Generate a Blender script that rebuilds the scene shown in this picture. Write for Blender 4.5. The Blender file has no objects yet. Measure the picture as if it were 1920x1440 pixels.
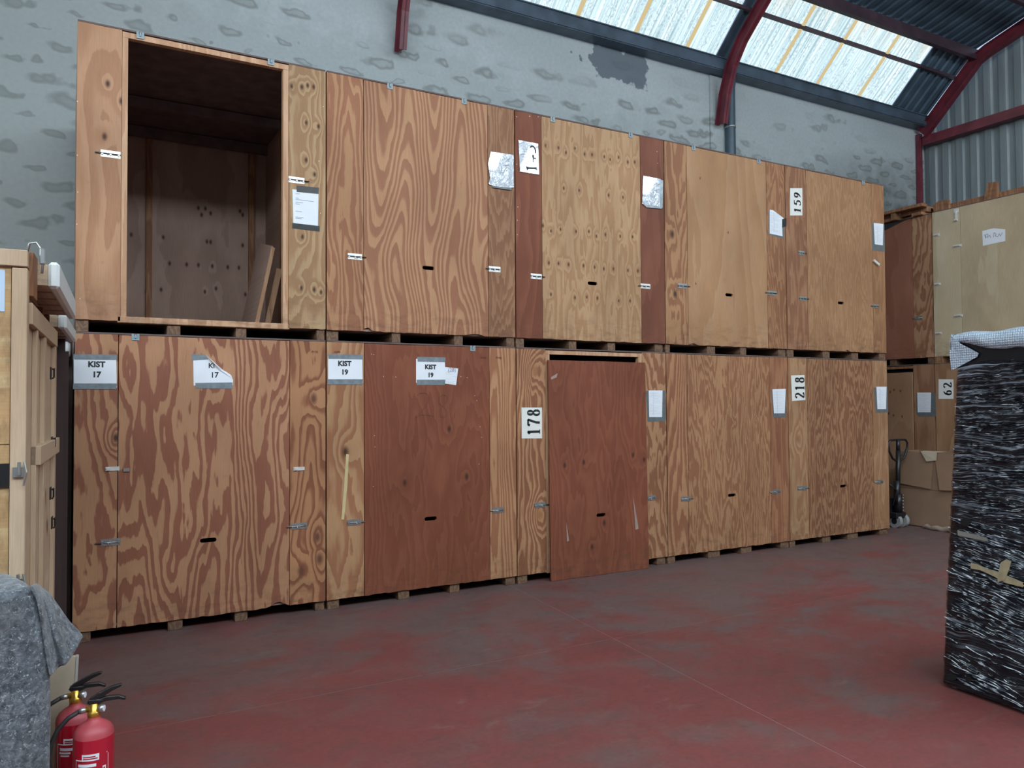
import bpy, bmesh, math, random
import numpy as np
from mathutils import Vector, Matrix
from mathutils.geometry import tessellate_polygon
random.seed(7)
S = bpy.context.scene
col = S.collection
PI = math.pi

# ------------------------------------------------------------------ camera
F_PX = 1476.6
YAW, PITCH, ROLL = 0.5128, 0.0263, -0.0059
CAM = Vector((-0.029, -6.3658, 1.6624))
fw = Vector((math.sin(YAW)*math.cos(PITCH), math.cos(YAW)*math.cos(PITCH), math.sin(PITCH)))
r0 = Vector((math.cos(YAW), -math.sin(YAW), 0)); u0 = r0.cross(fw)
RT = math.cos(ROLL)*r0 + math.sin(ROLL)*u0
UP = -math.sin(ROLL)*r0 + math.cos(ROLL)*u0
cd = bpy.data.cameras.new('camera'); cam = bpy.data.objects.new('camera', cd); col.objects.link(cam)
cd.sensor_fit = 'HORIZONTAL'; cd.sensor_width = 36; cd.lens = 36*F_PX/1920
cd.clip_start = 0.05; cd.clip_end = 200
cam.matrix_world = Matrix(((RT.x, UP.x, -fw.x, CAM.x), (RT.y, UP.y, -fw.y, CAM.y), (RT.z, UP.z, -fw.z, CAM.z), (0, 0, 0, 1)))
S.camera = cam

def at(u, v, ax, val):                       # the point of the plane (axis = val) seen at a pixel of the photograph
    d = fw + RT*((u-960)/F_PX) + UP*((720-v)/F_PX)
    return CAM + d*((val-CAM[ax])/d[ax])

# ------------------------------------------------------------------ sky, exposure
S.view_settings.view_transform = 'Standard'; S.view_settings.look = 'None'
S.view_settings.gamma = 1; S.view_settings.exposure = 0.0; S.view_settings.use_curve_mapping = False
wd = bpy.data.worlds.new('sky'); S.world = wd; wd.use_nodes = True
bg = wd.node_tree.nodes['Background']; bg.inputs[0].default_value = (0.55, 0.75, 1.0, 1); bg.inputs[1].default_value = 1.0
L_NEAR, L_FAR, L_TOP, L_END = 1.12, 23.5, 5.8, 7.5       # panel emission: seen slope, unseen slope boosted, upper and end strips added for light

# ------------------------------------------------------------------ materials
class NT:
    def __init__(s, name):
        s.m = bpy.data.materials.new(name); s.m.use_nodes = True
        s.t = s.m.node_tree; s.t.nodes.clear()
        s.out = s.t.nodes.new('ShaderNodeOutputMaterial')
    def n(s, typ, **kw):
        nd = s.t.nodes.new('ShaderNode'+typ)
        for k, v in kw.items():
            if k in nd.bl_rna.properties: setattr(nd, k, v)
        return nd
    def put(s, sock, v):
        if isinstance(v, bpy.types.NodeSocket): s.t.links.new(v, sock)
        elif v is not None: sock.default_value = v
    def math(s, op, a, b=None, c=None):
        nd = s.n('Math', operation=op); s.put(nd.inputs[0], a)
        if b is not None: s.put(nd.inputs[1], b)
        if c is not None: s.put(nd.inputs[2], c)
        return nd.outputs[0]
    def xyz(s, obj=True):
        tc = s.n('TexCoord'); sp = s.n('SeparateXYZ'); s.t.links.new(tc.outputs['Object'], sp.inputs[0]); return sp.outputs
    def vec(s, x, y, z):
        nd = s.n('CombineXYZ'); s.put(nd.inputs[0], x); s.put(nd.inputs[1], y); s.put(nd.inputs[2], z); return nd.outputs[0]
    def noise(s, v, scale=1.0, detail=2.0, rough=.5, dist=0.0):
        nd = s.n('TexNoise'); s.put(nd.inputs['Vector'], v); nd.inputs['Scale'].default_value = scale
        nd.inputs['Detail'].default_value = detail; nd.inputs['Roughness'].default_value = rough; nd.inputs['Distortion'].default_value = dist
        return nd.outputs[0]
    def mr(s, v, a, b, c=0.0, d=1.0, smooth=False):
        nd = s.n('MapRange'); nd.interpolation_type = 'SMOOTHSTEP' if smooth else 'LINEAR'
        s.put(nd.inputs[0], v)
        for i, q in enumerate((a, b, c, d)): s.put(nd.inputs[i+1], q)
        return nd.outputs[0]
    def mix(s, f, a, b, blend='MIX'):
        nd = s.n('Mix', data_type='RGBA', blend_type=blend)
        s.put(nd.inputs[0], f)
        s.put(nd.inputs[6], a if isinstance(a, bpy.types.NodeSocket) else (*a, 1)); s.put(nd.inputs[7], b if isinstance(b, bpy.types.NodeSocket) else (*b, 1))
        return nd.outputs[2]
    def ramp(s, v, stops):
        nd = s.n('ValToRGB'); s.put(nd.inputs[0], v); e = nd.color_ramp.elements
        while len(e) < len(stops): e.new(0.5)
        for i, (p, c) in enumerate(stops): e[i].position = p; e[i].color = (*c, 1)
        return nd.outputs[0]
    def bsdf(s, color, rough=.6, metal=0.0, bump=None, bstr=.3, bdist=.002, **kw):
        b = s.n('BsdfPrincipled'); s.put(b.inputs['Base Color'], color if isinstance(color, bpy.types.NodeSocket) else (*color, 1))
        s.put(b.inputs['Roughness'], rough); s.put(b.inputs['Metallic'], metal)
        for k, v in kw.items(): s.put(b.inputs[k.replace('_', ' ')], v)
        if bump is not None:
            bn = s.n('Bump'); bn.inputs['Strength'].default_value = bstr; bn.inputs['Distance'].default_value = bdist
            s.put(bn.inputs['Height'], bump); s.t.links.new(bn.outputs[0], b.inputs['Normal'])
        s.t.links.new(b.outputs[0], s.out.inputs[0]); return s.m

def simple(name, c, rough=.6, metal=0., var=.12, scale=8., **kw):
    t = NT(name); tc = t.n('TexCoord')
    n = t.noise(tc.outputs['Object'], scale, 3)
    cc = t.mix(t.mr(n, .3, .7), tuple(x*(1-var) for x in c), tuple(min(1, x*(1+var)) for x in c))
    return t.bsdf(cc, rough, metal, **kw)

_seed = [0]
M_clip = simple('grey_galvanised_clip', (.24, .31, .34), .5, 0, .1, 30)
def sc(c, k): return tuple(x*k for x in c)
def ply(light, dark, freq=9, sx=1.3, sz=.4, a2=.22, kx=0.0, jag=.02, duty=.5, knots=(), kr=.02, kamp=.12, edge=.1, ka=0., per=.5, kb=0., x0=0., horiz=False, kdark=(.05, .02, .012), scuff=.12, name='plywood_face'):
    """Rotary-cut veneer: contour bands of a height field stretched along the grain, with optional knots at given places."""
    _seed[0] += 1; sd = _seed[0]
    light = (light[0]*.95, light[1]*.96, light[2]*.93); dark = (dark[0]*.95, dark[1]*.97, dark[2]*.92)
    t = NT(name); X, Y, Z = t.xyz()
    if horiz: X, Z = Z, t.math('ADD', X, Y)
    px = t.math('ADD', X, sd*3.17); pz = t.math('ADD', Z, sd*1.73)
    n1 = t.noise(t.vec(t.math('MULTIPLY', px, sx), sd*.37, t.math('MULTIPLY', pz, sz)), 1, 1.2, .35)
    n2 = t.noise(t.vec(t.math('MULTIPLY', px, sx*4.5), 0.0, t.math('MULTIPLY', pz, sz*4)), 1, 2.5, .5)
    n3 = t.noise(t.vec(t.math('MULTIPLY', px, 55.), 0.0, t.math('MULTIPLY', pz, 11.)), 1, 2, .6)
    f = t.math('MULTIPLY_ADD', px, kx, n1)
    f = t.math('MULTIPLY_ADD', n2, a2, f); f = t.math('MULTIPLY_ADD', n3, jag, f)
    if ka:
        wob = t.math('MULTIPLY', t.math('SUBTRACT', t.noise(t.vec(0., sd*.7, pz), .9, 1), .5), .35)
        f = t.math('MULTIPLY_ADD', t.math('COSINE', t.math('MULTIPLY', t.math('ADD', t.math('SUBTRACT', X, x0), wob), 2*PI/per)), ka, f)
    if kb: f = t.math('MULTIPLY_ADD', Z, kb, f)
    dmin = None
    if knots:
        v = t.vec(X, 0.0, t.math('MULTIPLY', Z, .6))
        for kx_, kz_ in knots:
            nd = t.n('VectorMath', operation='DISTANCE'); t.put(nd.inputs[0], v); nd.inputs[1].default_value = (kx_, 0, kz_*.6)
            dmin = nd.outputs['Value'] if dmin is None else t.math('MINIMUM', dmin, nd.outputs['Value'])
        dmin = t.math('DIVIDE', dmin, kr)
        k1 = t.mr(dmin, 0., 5., kamp, 0., True)
        f = t.math('ADD', f, k1)
    saw = t.math('FRACT', t.math('MULTIPLY', f, freq))
    c = t.ramp(saw, [(0, light), (max(.02, duty-edge), sc(light, .96)), (duty, sc(dark, 1.05)), (.93, dark), (.985, light)])
    tone = t.noise(t.vec(t.math('MULTIPLY', px, 2.), 0.0, t.math('MULTIPLY', pz, 1.1)), 1, 3, .55)
    c = t.mix(1.0, c, t.ramp(tone, [(.3, (.84, .82, .80)), (.7, (1.1, 1.1, 1.1))]), 'MULTIPLY')
    fib = t.noise(t.vec(t.math('MULTIPLY', px, 190.), 0.0, t.math('MULTIPLY', pz, 7.)), 1, 2, .6)
    c = t.mix(1.0, c, t.ramp(fib, [(.3, (.9, .89, .88)), (.65, (1.04, 1.04, 1.04))]), 'MULTIPLY')
    if scuff:
        sn = t.noise(t.vec(t.math('MULTIPLY', px, 9.), 0.0, t.math('MULTIPLY', pz, 14.)), 1, 5, .7)
        c = t.mix(t.mr(sn, .62, .8, 0., scuff*3), c, sc(dark, .45))
    dirt = t.noise(t.vec(t.math('MULTIPLY', px, 7.), 0.0, t.math('MULTIPLY', pz, 16.)), 1, 5, .7)
    c = t.mix(t.math('MULTIPLY', t.mr(Z, .10, .42, 1., 0.), t.mr(dirt, .46, .66, 0., .45)), c, (.07, .04, .028))   # scuffs and kicked-in dirt low on the boards
    if knots:
        c = t.mix(t.mr(dmin, .35, 1.3, .95, 0.), c, kdark)
    return t.bsdf(c, .62, bump=saw, bstr=.12, bdist=.0015, Specular_IOR_Level=.3)

LT = (.43, .22, .12); DK = (.25, .092, .053)
RED_L = (.235, .080, .044); RED_D = (.185, .056, .031)
PALE = (.50, .29, .145); PALE_D = (.36, .17, .075)
M = {}
M['inner'] = ply((.42, .285, .245), (.35, .225, .19), 6, jag=.03, duty=.6, edge=.4, name='weathered_inner_plywood')
M['edge'] = ply((.36, .19, .10), (.25, .11, .06), 12, sx=6, sz=.5, duty=.5, edge=.3, name='sawn_timber')
M['jamb'] = ply((.60, .37, .24), (.47, .26, .16), 6, sx=6, sz=.5, duty=.6, edge=.4, name='new_timber')
M['block'] = ply((.21, .125, .08), (.13, .075, .05), 10, sx=8, sz=5, duty=.6, edge=.4, name='old_pallet_timber')
M['lid'] = simple('grey_brown_roof_ply', (.12, .085, .08), .8, var=.25)
M['dark'] = simple('dark_gap_board', (.045, .024, .022), .8)  # near-black boards: the shade of the gaps is put into the colour
M['zinc'] = simple('zinc_plated_steel', (.42, .45, .45), .35, .8, .1, 30)
M['zincp'] = simple('galvanised_strip', (.80, .82, .80), .38, .5, .1, 30)
M['rod'] = simple('bolt_rod_steel', (.12, .12, .12), .35, .9)
M['black'] = simple('black_enamel', (.012, .012, .014), .4)
M['paper'] = simple('white_paper', (.74, .78, .84), .7, var=.02)
M['card'] = simple('off_white_card', (.72, .73, .70), .6, var=.04)
M['tape'] = simple('grey_duct_tape', (.23, .27, .30), .28, .25, .2, 25, Coat_Weight=.3)
M['btape'] = simple('black_tape', (.02, .022, .022), .3, 0, .3, 30)
M['greyback'] = simple('grey_plastic_pocket', (.12, .14, .145), .4, 0, .15, 20)
M['ink'] = simple('black_ink', (.012, .012, .014), .6, var=.05)
M['pen'] = simple('pen_ink', (.20, .22, .30), .6, var=.1)
M['pencil'] = simple('pencil_line', (.10, .035, .02), .8, var=.1)
M['steel'] = simple('oxide_red_steel', (.150, .022, .036), .45, 0, .3, 5)
M['purlin'] = simple('dark_red_purlin', (.060, .032, .045), .5, 0, .25, 5)
M['gutter'] = simple('grey_gutter_steel', (.075, .105, .145), .4, .3, .3, 4)
M['roofs'] = simple('blue_grey_roof_sheet', (.085, .135, .185), .45, .3, .25, 3)
bt = NT('yellowed_translucent_overlap'); be = bt.n('Emission'); be.inputs[0].default_value = (.80, .64, .34, 1); be.inputs[1].default_value = .85; bt.t.links.new(be.outputs[0], bt.out.inputs[0]); M['batten'] = bt.m
M['cardb'] = simple('corrugated_cardboard', (.27, .165, .105), .75, 0, .08, 5)
M['foam'] = simple('white_foam_board', (.62, .66, .66), .5, 0, .04)
M['rub'] = simple('black_rubber', (.02, .02, .022), .6)
M['nylon'] = simple('grey_nylon_wheel', (.30, .31, .31), .5)

def sleeve_mat():
    t = NT('crumpled_clear_sleeve'); tc = t.n('TexCoord')
    n = t.noise(tc.outputs['Object'], 14, 3, .55, 1.6)
    c = t.mix(t.mr(n, .35, .7), (.62, .68, .76), (.78, .82, .88))
    return t.bsdf(c, .16, .25, bump=n, bstr=1.0, bdist=.03, Coat_Weight=1.)
M['sleeve'] = sleeve_mat()

def wall_mat(name, base=(.44, .485, .50)):
    t = NT(name); X, Y, Z = t.xyz()
    H = t.math('ADD', X, t.math('MULTIPLY', Y, .93))
    P = t.vec(H, 0.0, Z)
    w1 = t.noise(P, 1.6, 2); w2 = t.noise(P, 4.5, 2)
    big = t.noise(t.vec(t.math('MULTIPLY', H, .35), 3., t.math('MULTIPLY', Z, .6)), 1, 3)
    # damp ovals in the courses of the blockwork
    zr = t.math('DIVIDE', t.math('ADD', Z, t.math('MULTIPLY_ADD', w1, .20, t.math('MULTIPLY', w2, .12))), .175)
    row = t.math('FLOOR', zr); fz = t.math('SUBTRACT', t.math('FRACT', zr), .5)
    uu = t.math('ADD', t.math('DIVIDE', H, .55), t.math('ADD', t.math('MULTIPLY', row, .37), t.math('MULTIPLY', w2, 1.1)))
    cu = t.math('FLOOR', uu); fu = t.math('SUBTRACT', t.math('FRACT', uu), .5)
    d = t.math('SQRT', t.math('ADD', t.math('POWER', t.math('ABSOLUTE', fu), 2.), t.math('POWER', t.math('ABSOLUTE', fz), 2.)))
    wn = t.n('TexWhiteNoise'); wn.noise_dimensions = '2D'; t.put(wn.inputs['Vector'], t.vec(cu, row, 0.)); rnd = wn.outputs['Value']
    d = t.math('ADD', d, t.math('MULTIPLY', t.math('SUBTRACT', w2, .5), .55))
    rad = t.math('MULTIPLY_ADD', rnd, .24, .15)
    dd = t.math('DIVIDE', d, rad)
    blob = t.mr(dd, .55, 1.35, 1., 0., True); core = t.math('MULTIPLY', t.mr(dd, .2, .75, .5, 0., True), t.mr(X, -1., 2., .2, 1.))
    ring = t.math('SUBTRACT', blob, core)
    low = t.mr(Z, 5.25, 6.4, .32, -.14)                       # damp rises from below
    lft = t.mr(X, -.5, 2.5, .16, 0.)
    rgt = t.math('MULTIPLY', t.mr(X, 10.4, 12., 0., .22), t.mr(Z, 5.6, 6.1, 1., 0.))
    reg = t.math('ADD', t.math('ADD', big, low), t.math('ADD', lft, rgt))
    reg = t.mr(t.math('ADD', reg, t.math('MULTIPLY', t.math('SUBTRACT', rnd, .5), .45)), .44, .70, 0., 1., True)
    reg2 = t.mr(t.math('ADD', t.math('ADD', big, low), t.math('ADD', t.math('ADD', lft, rgt), t.math('MULTIPLY', t.math('SUBTRACT', w2, .5), .5))), .46, .76, 0., 1., True)
    wet = t.math('MAXIMUM', t.math('MULTIPLY', ring, reg), t.math('MULTIPLY', reg2, .33))
    c = t.mix(t.mr(big, .35, .65), sc(base, .9), sc(base, 1.08))
    fine = t.noise(P, 22, 4)
    c = t.mix(1., c, t.ramp(fine, [(.3, (.93, .93, .93)), (.7, (1.04, 1.04, 1.04))]), 'MULTIPLY')
    c = t.mix(t.mr(X, -2.0, 2.2, .65, 0.), c, (.25, .27, .25))   # the older, greener render on the left
    c = t.mix(t.math('MULTIPLY', wet, .72), c, (.135, .15, .14))
    # one dark spread of fresh damp under the eaves
    q = t.noise(P, 3.2, 4, .55)
    ddx = t.math('DIVIDE', t.math('SUBTRACT', X, 6.72), .55); ddz = t.math('DIVIDE', t.math('SUBTRACT', Z, 6.42), .27)
    dr = t.math('SQRT', t.math('ADD', t.math('MULTIPLY', ddx, ddx), t.math('MULTIPLY', ddz, ddz)))
    dr = t.math('ADD', dr, t.math('MULTIPLY', t.math('SUBTRACT', q, .5), 3.2))
    c = t.mix(t.mr(dr, .93, 1.03, .85, 0.), c, (.095, .125, .155))
    hz = t.math('MULTIPLY', t.mr(t.math('ADD', X, w2), 11.2, 12.3), t.mr(t.math('ADD', Z, w2), 5.5, 6.5, 1., 0.))
    c = t.mix(t.math('MULTIPLY', hz, t.mr(w1, .35, .6, .45, .95)), c, (.075, .085, .08))
    return t.bsdf(c, .8, bump=fine, bstr=.25, bdist=.006)

def floor_mat():
    t = NT('worn_red_painted_concrete'); X, Y, Z = t.xyz()
    P = t.vec(t.math('MULTIPLY', X, .8), Y, 0.)
    a = t.noise(P, .75, 5, .6, .4); b = t.noise(P, 3., 5, .65, .5); f = t.noise(P, 40, 3)
    near = t.math('ADD', t.mr(Y, -3.2, -.2, -.08, .17), t.mr(X, 3.8, 8.5, -.02, .10))
    m = t.math('ADD', t.math('MULTIPLY_ADD', t.math('SUBTRACT', b, .5), .55, a), near)
    m = t.mr(m, .40, .68, 0., 1., True)
    c = t.mix(m, (.178, .051, .048), (.130, .086, .082))
    h = t.noise(P, 1.6, 3, .5)
    c = t.mix(t.mr(h, .5, .72, 0., .55), c, (.205, .058, .055))
    s = t.noise(t.vec(t.math('MULTIPLY', X, 3.), t.math('MULTIPLY', Y, 7.), 0.), 1, 6, .7, .8)
    c = t.mix(t.mr(s, .60, .78, 0., .5), c, (.215, .165, .165))
    d = t.noise(P, 9, 5, .7)
    c = t.mix(t.mr(d, .52, .75, 0., .5), c, (.085, .048, .046))
    dk = t.noise(P, 2.1, 6, .68, .7)
    c = t.mix(t.mr(dk, .52, .66, 0., .4), c, (.105, .058, .056))
    c = t.mix(1., c, t.ramp(f, [(.3, (.9, .9, .9)), (.7, (1.06, 1.06, 1.06))]), 'MULTIPLY')
    return t.bsdf(c, t.mr(b, .3, .7, .42, .68), bump=f, bstr=.06, bdist=.002, Specular_IOR_Level=.35)

def gable_mat():
    t = NT('galvanised_cladding'); X, Y, Z = t.xyz()
    n = t.noise(t.vec(0., t.math('MULTIPLY', Y, 7.), t.math('MULTIPLY', Z, .6)), 1, 4, .6)
    c = t.ramp(n, [(.3, (.19, .225, .235)), (.55, (.24, .275, .285)), (.72, (.32, .35, .36))])
    return t.bsdf(c, .5, .25)

def skylight_mat(name, strength, tex=True):
    t = NT(name)
    em = t.n('Emission'); em.inputs['Strength'].default_value = strength
    if tex:
        X, Y, Z = t.xyz()
        st = t.noise(t.vec(t.math('MULTIPLY', X, 22.), t.math('MULTIPLY', Y, .5), 0.), 1, 4, .65)
        sp = t.noise(t.vec(t.math('MULTIPLY', X, 60.), t.math('MULTIPLY', Y, 24.), t.math('MULTIPLY', Z, 24.)), 1, 3, .6)
        mk = t.noise(t.vec(t.math('MULTIPLY', X, 13.), t.math('MULTIPLY', Y, .8), 3.), 1, 3, .5)
        c = t.ramp(st, [(.36, (.36, .52, .58)), (.5, (.66, .86, .92)), (.64, (.98, 1.05, 1.05))])
        c = t.mix(t.math('MULTIPLY', t.mr(sp, .50, .58), t.mr(mk, .44, .54, .0, .55)), c, (.26, .37, .45))
        rust = t.math('MULTIPLY', t.mr(Y, 1.66, 1.3), t.mr(t.noise(t.vec(t.math('MULTIPLY', X, 5.), t.math('MULTIPLY', Y, 1.2), 0.), 1, 4), .42, .62))
        c = t.mix(t.math('MULTIPLY', rust, .8), c, (.74, .64, .50))
        t.put(em.inputs['Color'], c)
    else:
        em.inputs['Color'].default_value = (.82, .93, 1., 1)
    t.t.links.new(em.outputs[0], t.out.inputs[0]); return t.m

# ------------------------------------------------------------------ mesh helpers
def link(name, me, mat, parent=None):
    o = bpy.data.objects.new(name, me); col.objects.link(o)
    if mat is not None: me.materials.append(mat)
    if parent is not None: o.parent = parent
    return o
def tag(o, label=None, cat=None, group=None, kind=None):
    if label: o['label'] = label
    if cat: o['category'] = cat
    if group: o['group'] = group
    if kind: o['kind'] = kind
    return o
def empty(name, loc=(0, 0, 0), rz=0, label=None, cat=None, group=None, kind=None):
    o = bpy.data.objects.new(name, None); o.location = loc; o.rotation_euler = (0, 0, rz); o.empty_display_size = .1
    col.objects.link(o); return tag(o, label, cat, group, kind)

class MB:
    def __init__(s): s.v = []; s.f = []
    def add(s, vs, fs):
        k = len(s.v); s.v += [tuple(p) for p in vs]; s.f += [tuple(i+k for i in f) for f in fs]; return s
    def box(s, x0, x1, y0, y1, z0, z1):
        return s.add([(x0,y0,z0),(x1,y0,z0),(x1,y1,z0),(x0,y1,z0),(x0,y0,z1),(x1,y0,z1),(x1,y1,z1),(x0,y1,z1)],
                     [(0,3,2,1),(4,5,6,7),(0,1,5,4),(1,2,6,5),(2,3,7,6),(3,0,4,7)])
    def bar(s, a, b, w, h, up=(0, 0, 1)):
        a = Vector(a); b = Vector(b); t = (b-a).normalized(); up = Vector(up)
        if abs(t.dot(up)) > .98: up = Vector((0, 1, 0))
        r = t.cross(up).normalized()*w/2; u = r.cross(t).normalized()*h/2
        vs = [p+i*r+j*u for p in (a, b) for i, j in ((-1,-1),(1,-1),(1,1),(-1,1))]
        return s.add(vs, [(0,1,2,3),(7,6,5,4),(0,4,5,1),(1,5,6,2),(2,6,7,3),(3,7,4,0)])
    def prism(s, poly, f, d):
        """poly: list of 2-D loops (outer, holes); f maps (a, b, depth) -> xyz"""
        flat = [p for l in poly for p in l]; n = len(flat)
        tris = tessellate_polygon([[Vector((a, b, 0)) for a, b in l] for l in poly])
        vs = [f(a, b, 0) for a, b in flat] + [f(a, b, d) for a, b in flat]
        fs = [tuple(t) for t in tris] + [tuple(i+n for i in reversed(t)) for t in tris]
        k = 0
        for l in poly:
            for i in range(len(l)):
                a, b = k+i, k+(i+1) % len(l); fs.append((a, b, b+n, a+n))
            k += len(l)
        return s.add(vs, fs)
    def tube(s, pts, r, n=8, cap=True):
        pts = [Vector(p) for p in pts]; rs = r if isinstance(r, (list, tuple)) else [r]*len(pts); vs = []; fs = []
        ref = Vector((.13, .21, .97)).normalized()
        for i, p in enumerate(pts):
            t = (pts[min(i+1, len(pts)-1)]-pts[max(i-1, 0)]).normalized()
            if abs(t.dot(ref)) > .97: ref = Vector((1, 0, .1)).normalized()
            a = t.cross(ref).normalized(); b = t.cross(a); ref = a.cross(t) if abs(a.cross(t).length) > .1 else ref
            for k in range(n):
                q = 2*PI*k/n; vs.append(p+(a*math.cos(q)+b*math.sin(q))*rs[i])
        for i in range(len(pts)-1):
            for k in range(n):
                k2 = (k+1) % n; fs.append((i*n+k, i*n+k2, (i+1)*n+k2, (i+1)*n+k))
        if cap: fs += [tuple(range(n))[::-1], tuple((len(pts)-1)*n+k for k in range(n))]
        return s.add(vs, fs)
    def lathe(s, prof, cx=0, cy=0, n=32):
        vs = []; fs = []
        for r, z in prof:
            for k in range(n): vs.append((cx+r*math.cos(2*PI*k/n), cy+r*math.sin(2*PI*k/n), z))
        for i in range(len(prof)-1):
            for k in range(n):
                k2 = (k+1) % n; fs.append((i*n+k, i*n+k2, (i+1)*n+k2, (i+1)*n+k))
        return s.add(vs, fs)
    def build(s, name, mat, parent=None, smooth=False, bevel=0):
        me = bpy.data.meshes.new(name); me.from_pydata(s.v, [], s.f); me.update()
        bm = bmesh.new(); bm.from_mesh(me)
        bmesh.ops.recalc_face_normals(bm, faces=bm.faces)
        if bevel: bmesh.ops.bevel(bm, geom=list(bm.edges), offset=bevel, segments=1, affect='EDGES')
        bm.to_mesh(me); bm.free()
        if smooth:
            for p in me.polygons: p.use_smooth = True
        return link(name, me, mat, parent)
def box(name, b, mat, parent=None, bevel=0): return MB().box(*b).build(name, mat, parent, bevel=bevel)

# ------------------------------------------------------------------ the hall
YW, YO = 2.4, -9.0                      # long walls
XL, XG = -6.5, 13.6                     # end wall, gable
EAVE, MIDP, KNEE = (2.22, 6.80), (1.66, 7.33), (1.32, 7.66)
YM = (YW+YO)/2; mir = lambda p: (2*YM-p[0], p[1])
RIDGE = (YM, 7.66+(1.32-YM)*.27)
fl = tag(box('floor', (XL, XG, YO, YW, -.25, -.0012), simple('pale_joint_filler', (.36, .25, .235), .8)), kind='structure')
mfloor = floor_mat()
def slab(poly): MB().prism([poly], lambda a, b, d: (a, b, -.0055+d), .0055).build('slab', mfloor, fl)
def jx(y): return 3.353+(y+1.82)*.095          # the long joint drifts slightly
def jy(x): return -1.82+(x-2.0)*.012
g = .0022
slab([(XL, jy(XL)+g), (jx(jy(3.3))-g, jy(3.3)+g), (jx(YW)-g, YW), (XL, YW)])
slab([(jx(jy(3.3))+g, jy(3.3)+g), (XG, jy(3.3)+g), (XG, YW), (jx(YW)+g, YW)])
slab([(XL, YO), (jx(YO)-g, YO), (jx(jy(3.3))-g, jy(3.3)-g), (XL, jy(XL)-g)])
slab([(jx(YO)+g, YO), (XG, YO), (XG, jy(3.3)-g), (jx(jy(3.3))+g, jy(3.3)-g)])

wm = wall_mat('damp_rendered_blockwork')
tag(box('wall_back', (XL, XG, YW, YW+.2, 0, 6.66), wm), kind='structure')
plain = simple('grey_rendered_blockwork', (.27, .29, .29), .85, var=.15, scale=1.5)
tag(box('wall_front', (XL, XG, YO-.2, YO, 0, 6.66), plain), kind='structure')
tag(MB().prism([[(YO-.2, 0), (YW+.2, 0), (YW+.2, 6.7), (KNEE[0], 7.75), (YM, RIDGE[1]+.1), (2*YM-KNEE[0], 7.75), (YO-.2, 6.7)]],
    lambda a, b, d: (XL-d, a, b), .2).build('wall_left', plain), kind='structure')
# shallow pilaster behind the portal frame
tag(box('trim_1', (8.34, 8.64, YW-.03, YW, 0, 6.6), wm), kind='structure')

def zroof(y):
    if y < YM: y = 2*YM-y
    if y > KNEE[0]: return KNEE[1]+(KNEE[0]-y)*(KNEE[1]-EAVE[1])/(EAVE[0]-KNEE[0])
    return KNEE[1]+(KNEE[0]-y)*.27
def corr(w, pitch=.2, h=.035):
    pts = [(0, 0)]; x = 0
    while x < w-1e-6:
        for dx, z in ((.45, 0), (.55, h), (.9, h), (1., 0)):
            if x+dx*pitch <= w+1e-6: pts.append((x+dx*pitch, z))
        x += pitch
    return pts
def sheet(name, parent, x0, w, a, b, mat, pitch=.2, h=.035, lift=0.):
    (ya, za), (yb, zb) = a, b; L = math.hypot(yb-ya, zb-za); ny, nz = -(zb-za)/L, (yb-ya)/L
    if nz < 0: ny, nz = -ny, -nz
    vs = []; fs = []
    for i, (x, q) in enumerate(corr(w, pitch, h)):
        q += lift
        vs += [(x0+x, ya+ny*q, za+nz*q), (x0+x, yb+ny*q, zb+nz*q)]
        if i: fs.append((2*i-2, 2*i, 2*i+1, 2*i-1))
    return MB().add(vs, fs).build(name, mat, parent)
ceiling = tag(bpy.data.objects.new('ceiling', None), kind='structure'); col.objects.link(ceiling)
SKY_SPANS = [(-5.2, -1.7), (-1.3, 3.2), (3.6, 8.30), (8.60, 12.40)]
def insky(x): return any(a-.02 <= x < b-.02 for a, b in SKY_SPANS)
near = skylight_mat('backlit_fibreglass_sheet', L_NEAR); far = skylight_mat('boosted_fibreglass_sheet', L_FAR, False); top = skylight_mat('added_upper_light_sheet', L_TOP, False)  # unseen opposite panes glow far brighter than the seen ones, as fill light
seg_edges = sorted(set([XL, 13.42]+[q for s_ in SKY_SPANS for q in s_]))
for side in (0, 1):
    e, mp, kn = (EAVE, MIDP, KNEE) if side == 0 else (mir(EAVE), mir(MIDP), mir(KNEE))
    for a, b in zip(seg_edges, seg_edges[1:]):
        if (a, b) in SKY_SPANS: continue
        n = max(1, round((b-a)/1.0)); w = (b-a)/n
        for k in range(n): sheet('roof_sheet', ceiling, a+k*w, w, e, kn, M['roofs'])
    for k in range(20):
        x0 = XL+k*1.0; w = min(1.0, 13.42-x0)
        if w > .05:
            if side == 0: sheet('roof_sheet', ceiling, x0, w, kn, RIDGE, M['roofs'])
            else:
                p1 = (kn[0]+.9, kn[1]+.9*.27); p2 = (kn[0]+2.3, kn[1]+2.3*.27)
                sheet('roof_sheet', ceiling, x0, w, kn, p1, M['roofs']); sheet('roof_sheet', ceiling, x0, w, p2, RIDGE, M['roofs'])
SPLIT = {2: [3.6, 4.84, 5.81, 6.78, 7.71, 8.30], 3: [8.60, 9.52, 10.46, 11.49, 12.40]}
wi = 0
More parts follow.
